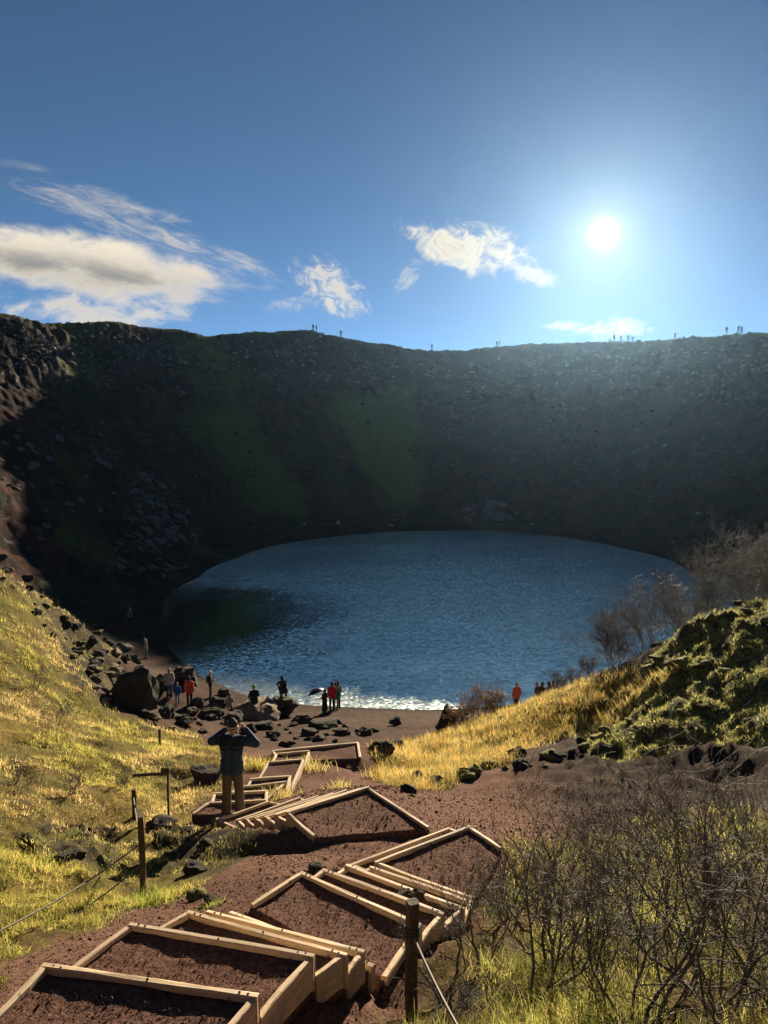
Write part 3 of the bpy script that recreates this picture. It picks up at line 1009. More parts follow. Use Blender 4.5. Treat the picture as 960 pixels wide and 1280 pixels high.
def build_stairs():
    global BOLT
    BOLT = tube_mesh('bolt', [(0, 0, -0.01), (0, 0, 0.002), (0, 0, 0.004)], [0.009, 0.009, 0.006], 6)
    flight('top', 'uppermost flight of timber framed cinder steps with tall side boards and deep riser boards', 0.052, 0.23)
    flight('fan', 'broad cinder landing with close fan of rounded timber treads beside rope post', 0.06, 0.17)
    flight('bend', 'cinder landing framed by two timber boards at bend below the fan treads', 0.055, 0.16)
    flight('lower', 'long flight of narrow pale timber treads below man photographing the lake', 0.055, 0.17)
    flight('beach', 'narrow flight of small cinder treads edged with timber leading onto the beach', 0.06, 0.18)
    flight('shore', 'lowest wide timber frame of cinder lying on the beach', 0.07, 0.2)


# ------------------------------------------------------------------ posts and ropes
def tube_mesh(name, pts, rad, sides=6, cap=True):
    pts = [Vector(p) for p in pts]
    rads = rad if hasattr(rad, '__len__') else [rad] * len(pts)
    V, Fc = [], []
    for i, p in enumerate(pts):
        t = (pts[min(i + 1, len(pts) - 1)] - pts[max(i - 1, 0)]).normalized()
        a = t.cross(Vector((0, 0, 1)) if abs(t.z) < 0.9 else Vector((1, 0, 0))).normalized()
        b = t.cross(a)
        for k in range(sides):
            an = 2 * math.pi * k / sides
            V.append(p + (a * math.cos(an) + b * math.sin(an)) * rads[i])
    for i in range(len(pts) - 1):
        for k in range(sides):
            x = i * sides + k; y = i * sides + (k + 1) % sides
            Fc.append((x, y, y + sides, x + sides))
    if cap:
        Fc.append(tuple(range(sides))); Fc.append(tuple(range((len(pts) - 1) * sides, len(pts) * sides))[::-1])
    me = bpy.data.meshes.new(name)
    me.from_pydata([tuple(v) for v in V], [], Fc)
    bm = bmesh.new(); bm.from_mesh(me); bmesh.ops.recalc_face_normals(bm, faces=bm.faces); bm.to_mesh(me); bm.free()
    for p in me.polygons: p.use_smooth = sides > 5
    return me


def post(px, py, hgt, w, label, d=None, lean=(0, 0), knot=None):
    x, y, z = hit(px, py)
    if d: x, y, z = (px - 480) / F * d, d, float(surface_z((px - 480) / F * d, d)[0])
    root = obj('rope_post', None, loc=(x, y, z - 0.25))
    tag(root, label, 'post', 'posts along the stairs')
    me = board_mesh(hgt + 0.25, w, w, int(px))
    me.transform(Matrix.Translation((0, 0, w / 2)))
    me.transform(Matrix.Rotation(math.pi / 2, 4, 'Y'))
    me.transform(Matrix.Translation((0, 0, (hgt + 0.25) / 2)))
    o = obj('shaft', me, root, MAT['post_wood'])
    root.rotation_euler = (lean[0], lean[1], 0.3)
    if knot:
        pts = []
        for k in range(22):
            an = k * 0.9
            pts.append((math.cos(an) * (w * 0.66), math.sin(an) * (w * 0.66), 0.25 + knot - 0.04 + 0.004 * k))
        obj('rope_knot', tube_mesh('rope_knot', pts, 0.013, 6), root, MAT['rope_dark'])
    return Vector((x, y, z))


def rope(p, q, sag, label, r=0.011, mat='rope', group=None):
    pts = []
    n = 16
    for i in range(n + 1):
        u = i / n
        v = Vector(p).lerp(Vector(q), u)
        v.z -= sag * 4 * u * (1 - u)
        pts.append(v)
    o = obj('rope', tube_mesh('rope', pts, r, 5), None, MAT[mat])
    tag(o, label, 'rope', group)


def build_posts():
    a = post(179, 1127, 1.13, 0.075, 'tall square wooden post in grass at bend of cinder path')
    b = post(168, 1022, 0.55, 0.08, 'short wooden post carrying a low rail in the grass')
    # low rail with a small plate
    pa = at_d(166, 968, b.y + 0.02); pb = at_d(211, 966, b.y + 0.06)
    root = obj('low_rail', None, loc=(float(pa[0]), float(pa[1]), float(pa[2]) - 0.5))
    tag(root, 'low dark wooden rail with small square plate in the grass', 'rail')
    dv = pb - pa
    me = board_mesh(float(np.hypot(dv[0], dv[1])), 0.035, 0.06, 5)
    o = obj('rail', me, root, MAT['post_wood'])
    o.location = (dv[0] / 2, dv[1] / 2, 0.52); o.rotation_euler = (0, 0, math.atan2(dv[1], dv[0]))
    gz = float(surface_z(pb[0], pb[1])[0])
    me = board_mesh(max(0.3, float(pb[2]) - gz + 0.25), 0.04, 0.04, 6)
    L = max(0.3, float(pb[2]) - gz + 0.25)
    me.transform(Matrix.Rotation(math.pi / 2, 4, 'Y')); me.transform(Matrix.Translation((0, 0, -L / 2 + 0.06)))
    o = obj('support', me, root, MAT['post_wood']); o.location = (dv[0], dv[1], dv[2] + 0.5)
    me = board_mesh(0.16, 0.02, 0.11, 8)
    o = obj('plate', me, root, MAT['post_wood']); o.location = (dv[0] - 0.05, dv[1] - 0.06, dv[2] + 0.62)
    c = post(517, 1156, 1.0, 0.092, 'thick wooden rope post with dark knot beside the fan of treads', d=5.75, knot=0.74)
    e = post(200, 932, 0.5, 0.07, 'small wooden peg standing in grass near the beach')
    za = a.z
    l1 = at_d(-70, 1195, 6.2); l2 = at_d(-70, 1230, 6.0)
    rope(a + Vector((0, 0, 0.78)), l1, 0.1, 'upper pale rope hanging from tall post across the grass', 0.009)
    rope(a + Vector((0, 0, 0.50)), l2, 0.12, 'lower pale rope hanging from tall post across the grass', 0.009)
    rope(a + Vector((-0.02, 0.05, 0.80)), b + Vector((0, 0, 0.4)), 0.12, 'rope between tall post and short post', 0.009)
    q = at_d(600, 1330, 4.4)
    rope(Vector((c.x, c.y, c.z + 0.72)), q, 0.05, 'rope running down from knotted post into the shrubs', 0.012)


# ------------------------------------------------------------------ rocks
SEAT = {}


def rock_mesh(seed, flat=0.7, sub=3, slab=False, crag=0.34, soft=False):
    bm = bmesh.new()
    bmesh.ops.create_icosphere(bm, subdivisions=sub, radius=1.0)
    rg = random.Random(seed)
    planes = []
    for k in range(12 if not slab else 6):
        v = Vector((rg.gauss(0, 1), rg.gauss(0, 1), rg.gauss(0, 1))).normalized()
        planes.append((v, rg.uniform(0.45, 0.85)))
    if slab: planes += [(Vector((0.05, 0.1, 1)).normalized(), 0.35), (Vector((0, 0, -1)), 0.35)]
    off = Vector((rg.uniform(0, 90), rg.uniform(0, 90), rg.uniform(0, 90)))
    for v in bm.verts:
        d = v.co.normalized()
        nz = mnoise.fractal(d * 1.3 + off, 0.8, 2.1, 3, noise_basis='PERLIN_ORIGINAL')
        p = d * (1 + crag * 0.9 * nz)
        for n, dd in planes:
            k = p.dot(n)
            if k > dd: p -= n * (k - dd) * 0.95
        cell = mnoise.voronoi(p * 2.3 + off)[0]
        nz = mnoise.fractal(p * 3.2 + off, 0.9, 2.1, 4, noise_basis='PERLIN_ORIGINAL')
        p *= 1 + crag * (0.45 * nz + 0.5 * (cell[1] - cell[0] - 0.3))
        k = 1.0 + 0.28 * max(0.0, -p.z)          # broad foot
        v.co = Vector((p.x * 1.2 * k, p.y * k, p.z * flat * 1.1))
    me = bpy.data.meshes.new('rock')
    bm.to_mesh(me); bm.free()
    for p in me.polygons: p.use_smooth = soft
    return me


def make_rock(variants, px, py, wpx, hpx, name, label, cat, group, sink=0.25, mat=None, pos=None, lay=False):
    h = pos or hit(px, py)
    if h is None: return None
    x, y, z = h
    s = wpx / F * math.hypot(y, z - H) / 2.0
    me = random.choice(variants)
    zs = (hpx / wpx) / 0.62
    sink = sink + 0.1
    o = obj(name, me, loc=(x, y + s * 0.5, z + s * 0.62 * zs * (1 - 2 * sink)), rot=(random.uniform(-.15, .15), random.uniform(-.15, .15), random.uniform(0, 6.28)), scale=(s * 0.92, s * 0.92, s * zs))
    if lay:            # lies on the slope
        e = 0.8
        gx = (ground_z(x + e, y) - ground_z(x - e, y)) / (2 * e); gy = (ground_z(x, y + e) - ground_z(x, y - e)) / (2 * e)
        q = Vector((0, 0, 1)).rotation_difference(Vector((-gx, -gy, 1)).normalized())
        o.rotation_euler = (q.to_matrix() @ Matrix.Rotation(random.uniform(0, 6.28), 3, 'Z') @ Matrix.Rotation(random.uniform(-.35, .35), 3, 'X')).to_euler()
        o.location = (x, y, z + s * 0.1)
    tag(o, label, cat, group)
    return o


def scatter_px(poly, n, seed):
    rg = random.Random(seed)
    xs = [p[0] for p in poly]; ys = [p[1] for p in poly]
    out = []
    while len(out) < n:
        a, b = rg.uniform(min(xs), max(xs)), rg.uniform(min(ys), max(ys))
        if inpoly(np.array([a]), np.array([b]), poly)[0]: out.append((a, b, rg))
    return out


def build_rocks():
    dark = [rock_mesh(i, 0.62) for i in range(7)]
    tan = [rock_mesh(20 + i, 0.62) for i in range(4)]
    mossy = [rock_mesh(40 + i, 0.62, 3, False, 0.45, True) for i in range(6)]
    slab = [rock_mesh(60 + i, 0.5, 2, True, 0.5) for i in range(6)]
    for l, m in ((dark, 'lava_rock'), (tan, 'tan_rock'), (mossy, 'mossy_rock'), (slab, 'pale_rock')):
        for me in l: me.materials.append(MAT[m])
    G1 = 'dark boulders along the near shore'
    make_rock([dark[1]], 162, 884, 56, 52, 'boulder', 'biggest dark boulder, pointed and steep, at foot of left slope', 'boulder', G1, 0.12)
    make_rock([dark[2]], 230, 858, 46, 28, 'boulder', 'broad dark boulder behind the person in grey poncho', 'boulder', G1, 0.15)
    make_rock([dark[3]], 198, 862, 26, 22, 'boulder', 'dark boulder beside the biggest pointed boulder', 'boulder', G1, 0.15)
    SEAT['tan'] = make_rock([tan[0]], 318, 900, 62, 30, 'boulder', 'large tan boulder with people sitting on it by the water', 'boulder', G1, 0.15)
    SEAT['dark'] = make_rock([dark[4]], 354, 896, 46, 38, 'boulder', 'black craggy boulder with dark clad person crouching on it', 'boulder', G1, 0.12)
    for (a, b, w, h) in [(290, 905, 30, 18), (262, 900, 30, 18), (245, 884, 24, 14), (270, 884, 22, 16), (205, 897, 30, 16), (230, 907, 26, 14), (310, 916, 24, 14),
                         (376, 905, 24, 12), (342, 922, 22, 9), (385, 920, 26, 11), (405, 911, 40, 14), (425, 918, 26, 10), (456, 920, 26, 9), (358, 934, 22, 9), (398, 926, 18, 8),
                         (495, 906, 18, 12), (474, 944, 32, 18), (492, 938, 26, 16), (278, 870, 16, 11), (330, 912, 26, 13), (296, 892, 22, 14)]:
        make_rock(dark, a, b, w, h, 'boulder', 'low dark lava boulder lying on the cinder beach', 'boulder', G1, 0.2)
    make_rock([dark[5]], 254, 978, 44, 28, 'boulder', 'black boulder in grass beside the man photographing the lake', 'boulder', G1, 0.2)
    make_rock([dark[0]], 558, 912, 20, 36, 'boulder', 'upright dark block beside brown leafy shrub on the shore', 'boulder', G1, 0.1)
    for a, b, rg in scatter_px([(330, 900), (470, 905), (470, 926), (340, 932)], 34, 3):
        w = rg.uniform(5, 14)
        make_rock(dark, a, b, w, w * 0.5, 'stone', 'small dark stone on the cinder beach', 'stone', 'small stones on the beach', 0.25)
    for a, b, rg in scatter_px([(110, 800), (150, 800), (205, 880), (300, 900), (300, 925), (190, 912), (115, 868)], 60, 4):
        w = rg.uniform(8, 22)
        make_rock(dark if rg.random() < 0.7 else tan, a, b, w, w * 0.55, 'bank_rock', 'dark rock on bank between left grass slope and water', 'rock', 'rocks on the bank left of the beach', 0.25)
    for a, b, rg in scatter_px([(0, 690), (60, 735), (130, 790), (150, 835), (110, 850), (60, 790), (0, 730)], 46, 5):
        w = 6 + 12 * rg.random() ** 1.5
        make_rock(dark if rg.random() < 0.6 else mossy, a, b, w, w * 0.55, 'slope_rock', 'rock sticking out of upper edge of left grass slope', 'rock', 'rocks along the edge of the left slope', 0.3)
    for poly, n, sd in ((P_OUT[0], 3, 6), (P_OUT[1], 5, 7)):
        for a, b, rg in scatter_px(poly, n, sd):
            w = rg.uniform(16, 44)
            make_rock(dark if rg.random() < 0.55 else mossy, a, b, w, w * 0.4, 'lava_lump', 'black lava lump breaking through grass left of the stairs', 'rock', 'lava lumps in the grass', 0.5)
    for a, b, rg in scatter_px([(490, 985), (560, 960), (640, 945), (700, 925), (760, 925), (760, 950), (640, 968), (520, 998)], 26, 8):
        w = 8 + 26 * rg.random() ** 1.8
        make_rock(dark if rg.random() < 0.6 else mossy, a, b, w, w * 0.55, 'ridge_rock', 'dark rock at foot of the golden grass ridge', 'rock', 'rocks under the golden grass ridge', 0.33)
    for a, b, rg in scatter_px([(725, 915), (770, 870), (830, 805), (900, 762), (958, 745), (958, 925), (860, 920), (760, 940)], 26, 9):
        w = rg.uniform(12, 28) if rg.random() < 0.75 else rg.uniform(30, 46)
        big = w >= 30
        make_rock(mossy, a, b, w, w * rg.uniform(0.3, 0.5), 'mossy_rock', 'large craggy moss topped lava rock in the mound' if big else 'small moss covered lava rock between the larger ones of the mound', 'rock', 'large mossy rocks of the mound' if big else 'small mossy rocks of the mound', 0.38)
    for (a, b, w, h) in [(505, 1124, 22, 12), (525, 1122, 20, 12), (245, 1125, 26, 12), (262, 1130, 20, 9), (393, 1090, 22, 12)]:
        make_rock(dark + mossy[:2], a, b, w, h, 'stone', 'small grey stone beside the timber steps', 'stone', 'stones by the steps', 0.3)
    for a, b, rg in scatter_px([(175, 588), (215, 600), (262, 688), (240, 705), (200, 725), (130, 720), (150, 660)], 170, 10):
        w = 3.5 + 13 * rg.random() ** 2.5
        make_rock(slab, a, b, w, w * rg.uniform(.4, .8), 'scree_rock', 'pale slab of scree on shaded left wall', 'rock', 'pale slabs on the left wall', 0.2, lay=True)
    for a, b, rg in scatter_px([(585, 632), (640, 630), (650, 652), (578, 655)], 16, 11):
        w = rg.uniform(7, 20)
        make_rock(slab, a, b, w, w * 0.6, 'fallen_block', 'grey fallen block at foot of far crater wall', 'rock', 'fallen blocks at foot of far wall', 0.2, lay=True)
    for a, b, rg in scatter_px([(0, 500), (130, 540), (180, 620), (120, 700), (60, 690), (0, 620)], 70, 12):
        w = 3.5 + 13 * rg.random() ** 2.5
        make_rock(slab, a, b, w, w * rg.uniform(.4, .8), 'grey_rock', 'grey rock lying on mossy upper left wall', 'rock', 'rocks on the mossy left wall', 0.25, lay=True)


# ------------------------------------------------------------------ gravel and grass
def build_gravel():
    V, Fc, n = [], [], 0
    cnt = 26000
    r = np.exp(RNG.uniform(math.log(4.2), math.log(16), cnt)); a = np.radians(RNG.uniform(-31, 22, cnt))
    x, y = r * np.sin(a), r * np.cos(a)
    gz = ground_z(x, y)
    reg = regions(x, y, gz)
    ok = (np.clip(reg[0] + reg[1] * 0.8 + reg[3] + reg[4], 0, 1) < RNG.uniform(0, 1, cnt) * 0.7)
    tz = tread_z(x, y)
    z = np.maximum(gz, tz)
    x, y, z = x[ok], y[ok], z[ok]
    k = len(x)
    s = RNG.uniform(0.005, 0.0125, k) * (1 + (RNG.uniform(0, 1, k) > 0.97) * 1.2) * np.clip(np.hypot(x, y) / 8, 0.7, 1.6)
    base = np.array([(1, 0, 0), (-1, 0, 0), (0, 1, 0), (0, -1, 0), (0, 0, .8), (0, 0, -.8)], float)
    fo = np.array([(0, 2, 4), (2, 1, 4), (1, 3, 4), (3, 0, 4), (2, 0, 5), (1, 2, 5), (3, 1, 5), (0, 3, 5)])
    an = RNG.uniform(0, 6.28, k)
    vb = base[None] * RNG.uniform(0.6, 1.25, (k, 6, 1)) * s[:, None, None]
    ca, sa = np.cos(an)[:, None], np.sin(an)[:, None]
    vx = vb[..., 0] * ca - vb[..., 1] * sa; vy = vb[..., 0] * sa + vb[..., 1] * ca
    P = np.stack([vx + x[:, None], vy + y[:, None], vb[..., 2] + (z + s * 0.25)[:, None]], -1).reshape(-1, 3)
    Q = (fo[None] + (np.arange(k) * 6)[:, None, None]).reshape(-1, 3)
    me = mesh_np('gravel', P, Q, False)
    o = obj('gravel', me, mat=MAT['red_cinder'])
    tag(o, 'loose red cinder gravel scattered over the path and treads', 'gravel', kind='stuff')


def build_scree():
    # loose blocks over the crater wall, far too many to count
    k = 16000
    th = np.radians(RNG.uniform(-75, 62, k)); u = RNG.uniform(0.02, 1.0, k)
    band = RNG.uniform(0, 1, k) < 0.28
    u[band] = np.clip(RNG.normal(0.76, 0.07, band.sum()), 0.02, 1)
    rl = np.interp(th, TH, RLT); w = np.interp(th, TH, WT)
    x = CX + (rl + u * w) * np.sin(th); y = CY + (rl + u * w) * np.cos(th)
    keep = sstep(0.0, 0.42, fbm(th * 9, u * 5, 4, 83, 0.6)) > RNG.uniform(0, 1, k)
    keep &= np.hypot(x, y) > 52
    ub = (np.arange(k) < 2600) & (np.hypot(x, y) > 52)
    u[ub] = np.clip(RNG.normal(0.80, 0.022, ub.sum()), 0.5, 0.98)
    x = CX + (rl + u * w) * np.sin(th); y = CY + (rl + u * w) * np.cos(th)
    keep = np.where(ub, (sstep(-0.1, 0.25, fbm(th * 7, 0 * th + 4.2, 3, 86)) > RNG.uniform(0, 1, k)), keep)
    x, y, u, th = x[keep], y[keep], u[keep], th[keep]
    z = np.asarray(ground_z(x, y)); k = len(x)
    s = 0.10 + 0.6 * RNG.uniform(0, 1, k) ** 5
    base = np.array([(1, 0, 0), (-1, 0, 0), (0, 1, 0), (0, -1, 0), (0, 0, .7), (0, 0, -.7)], float)
    fo = np.array([(0, 2, 4), (2, 1, 4), (1, 3, 4), (3, 0, 4), (2, 0, 5), (1, 2, 5), (3, 1, 5), (0, 3, 5)])
    an = RNG.uniform(0, 6.28, k)
    vb = base[None] * RNG.uniform(0.55, 1.3, (k, 6, 1)) * s[:, None, None] + RNG.normal(0, 0.15, (k, 6, 3)) * s[:, None, None]
    ca, sa = np.cos(an)[:, None], np.sin(an)[:, None]
    P = np.stack([vb[..., 0] * ca - vb[..., 1] * sa + x[:, None], vb[..., 0] * sa + vb[..., 1] * ca + y[:, None], vb[..., 2] + (z + s * 0.1)[:, None]], -1).reshape(-1, 3)
    Q = (fo[None] + (np.arange(k) * 6)[:, None, None]).reshape(-1, 3)
    me = mesh_np('scree', P, Q, False)
    pale = np.exp(-((u - 0.80) / 0.035) ** 2)
    t = np.where((RNG.uniform(0, 1, k) < 0.08 + 0.45 * pale)[:, None], np.array([[0.27, 0.26, 0.24]]), np.array([[0.045, 0.040, 0.036]])) * RNG.uniform(0.6, 1.4, (k, 1))
    col_attr(me, 'tint', np.repeat(t, 6, 0))
    m, N, b = new_mat('scree')
    at = N.n('ShaderNodeVertexColor'); at.layer_name = 'tint'
    N.link(at.outputs[0], b.inputs['Base Color']); b.inputs['Roughness'].default_value = 1.0; b.inputs['Specular IOR Level'].default_value = 0.05
    o = obj('scree', me, mat=m)
    tag(o, 'loose blocks and stones strewn over the crater wall', 'scree', kind='stuff')


def blades(name, x, y, z, length, width, tint, label, lean=0.45, cat='grass', mat='grass'):
    k = len(x)
    tint = tint * 0.86 + tint.mean(1, keepdims=True) * 0.13
    an = RNG.uniform(0, 2 * math.pi, k)
    ln = RNG.normal(0, lean, (k, 2)) + np.array([-0.12, -0.05])
    w = width
    ca, sa = np.cos(an) * w / 2, np.sin(an) * w / 2
    b = np.stack([x, y, z - 0.02], -1)
    side = np.stack([ca, sa, np.zeros(k)], -1)
    hv = np.stack([ln[:, 0], ln[:, 1], np.ones(k)], -1)
    hv /= np.linalg.norm(hv, axis=1)[:, None]
    mid = b + hv * (length * 0.55)[:, None]
    tip = b + hv * length[:, None] + np.stack([ln[:, 0] * length * 0.45, ln[:, 1] * length * 0.45, -np.hypot(ln[:, 0], ln[:, 1]) * length * 0.25], -1)
    P = np.stack([b - side, b + side, mid + side * 0.75, mid - side * 0.75, tip], 1).reshape(-1, 3)
    i = (np.arange(k) * 5)[:, None]
    T = np.concatenate([i + np.array([[0, 1, 2]]), i + np.array([[0, 2, 3]]), i + np.array([[3, 2, 4]])], 0)
    me = mesh_np(name, P, T, True)
    col_attr(me, 'tint', np.repeat(tint, 5, 0))
    o = obj(name, me, mat=MAT[mat])
    tag(o, label, cat, kind='stuff')
    return o


def sample(n, r0, r1, a0, a1):
    r = np.exp(RNG.uniform(math.log(r0), math.log(r1), n)); a = np.radians(RNG.uniform(a0, a1, n))
    x, y = r * np.sin(a), r * np.cos(a)
    z, reg, s, t, th, d = ground_z(x, y, True)
    return x, y, z, reg, d


def pick(cols, w, n):
    c = np.array(cols)[RNG.choice(len(cols), n, p=np.array(w) / sum(w))]
    return c * RNG.uniform(0.75, 1.25, (n, 1))


def build_grass():
    # left slope
    x, y, z, reg, d = sample(320000, 5.2, 46, -35, -3)
    clump = fbm(x * 1.1, y * 1.1, 3, 71)
    m = reg[0] * (1 - 0.8 * reg[4]) * sstep(-0.32, 0.18, clump)
    ok = (m > RNG.uniform(0, 1, len(x))) & (tread_z(x, y) < -1e8)
    x, y, z, d, clump = x[ok], y[ok], z[ok], d[ok], clump[ok]
    n = len(x)
    g = sstep(-0.15, 0.25, fbm(x * 0.35, y * 0.35, 3, 73) + 0.35 * sstep(16, 26, d) * sstep(-9, -6, x) + 0.25 * sstep(12, 8, d))[:, None]
    ty = pick([(0.56, 0.40, 0.14), (0.62, 0.47, 0.20), (0.40, 0.25, 0.08), (0.44, 0.36, 0.08)], [4, 3, 2, 3], n)
    tg = pick([(0.26, 0.27, 0.04), (0.40, 0.35, 0.06), (0.48, 0.37, 0.10)], [3, 4, 2], n)
    tint = ty * (1 - g) + tg * g
    tint = tint * (0.42 + 0.95 * sstep(-0.3, 0.3, fbm(x * 0.75, y * 0.75, 4, 74)))[:, None]
    length = RNG.uniform(0.04, 0.17, n) * (1 + 0.9 * np.clip(clump, -0.5, 0.7)) * np.clip(d / 18, 0.8, 1.3)
    width = 0.0032 + 0.00055 * d
    blades('slope_grass', x, y, z, length, width, tint, 'dry yellow and green grass covering the left slope', 0.5)
    # golden ridge
    x, y, z, reg, d = sample(120000, 15, 34, -3, 27)
    m = reg[2] * sstep(-0.55, -0.05, fbm(x * 1.3, y * 1.3, 3, 75))
    ok = m > RNG.uniform(0, 1, len(x))
    x, y, z, d = x[ok], y[ok], z[ok], d[ok]; n = len(x)
    tint = pick([(0.60, 0.41, 0.08), (0.60, 0.32, 0.045), (0.52, 0.42, 0.15), (0.34, 0.30, 0.06), (0.22, 0.17, 0.06)], [4, 2, 4, 3, 2], n)
    tint = tint * (0.6 + 0.6 * sstep(-0.35, 0.3, fbm(x * 0.9, y * 0.9, 4, 76)))[:, None]
    blades('ridge_grass', x, y, z, RNG.uniform(0.12, 0.40, n), 0.003 + 0.0005 * d, tint, 'golden orange autumn grass on the ridge before the lake', 0.4)
    # under the bare shrubs
    x, y, z, reg, d = sample(80000, 3.2, 17, -2, 36)
    cl = fbm(x * 0.9, y * 0.9, 3, 77)
    m = reg[1] * sstep(-0.2, 0.25, cl) * 0.9
    ok = (m > RNG.uniform(0, 1, len(x))) & (tread_z(x, y) < -1e8)
    x, y, z, d, cl = x[ok], y[ok], z[ok], d[ok], cl[ok]; n = len(x)
    tint = pick([(0.30, 0.30, 0.05), (0.42, 0.38, 0.08), (0.20, 0.23, 0.04), (0.34, 0.23, 0.08), (0.14, 0.10, 0.05)], [5, 3, 4, 2, 1], n)
    tint = tint * (0.75 + 0.85 * sstep(-0.3, 0.3, fbm(x * 1.2, y * 1.2, 3, 78)))[:, None]
    blades('shrub_grass', x, y, z, RNG.uniform(0.08, 0.30, n), 0.0030 + 0.0005 * d, tint, 'yellow green grass growing under the bare shrubs', 0.45)
    # short moss and grass on the mound
    x, y, z, reg, d = sample(150000, 13, 32, 10, 36)
    m = reg[3] * sstep(-0.35, 0.15, fbm(x * 1.2, y * 1.2, 3, 79))
    ok = m > RNG.uniform(0, 1, len(x))
    x, y, z, d = x[ok], y[ok], z[ok], d[ok]; n = len(x)
    tint = pick([(0.38, 0.36, 0.10), (0.50, 0.45, 0.15), (0.22, 0.22, 0.05)], [4, 2, 3], n)
    blades('mound_moss', x, y, z, RNG.uniform(0.05, 0.16, n), 0.004 + 0.0006 * d, tint, 'short yellow green moss and grass on the rocky mound', 0.6, 'moss')
    # single tufts
    for (a, b, hh, nb, col, lab) in [(196, 1128, 0.34, 160, (0.24, 0.30, 0.03), 'bright green grass tuft at foot of tall wooden post'),
                                     (345, 990, 0.40, 260, (0.52, 0.42, 0.12), 'straw coloured grass clump between the two lower flights'),
                                     (382, 962, 0.50, 200, (0.56, 0.46, 0.12), 'tall straw grass tuft against the beach flight'),
                                     (325, 960, 0.40, 220, (0.50, 0.42, 0.07), 'yellow green tuft left of the beach flight'),
                                     (265, 1133, 0.12, 90, (0.28, 0.30, 0.05), 'small green tuft by grey stones above the top flight'),
                                     (425, 985, 0.30, 120, (0.50, 0.40, 0.12), 'thin dry tuft behind the long lower flight')]:
        h = hit(a, b)
        xx = h[0] + RNG.normal(0, hh * 0.5, nb); yy = h[1] + RNG.normal(0, hh * 0.4, nb)
        o = blades('grass_tuft', xx, yy, np.asarray(ground_z(xx, yy)), RNG.uniform(0.5, 1, nb) * hh, np.full(nb, 0.0035 + 0.00055 * h[1]), np.array(col)[None] * RNG.uniform(0.7, 1.25, (nb, 1)), lab, 0.4)


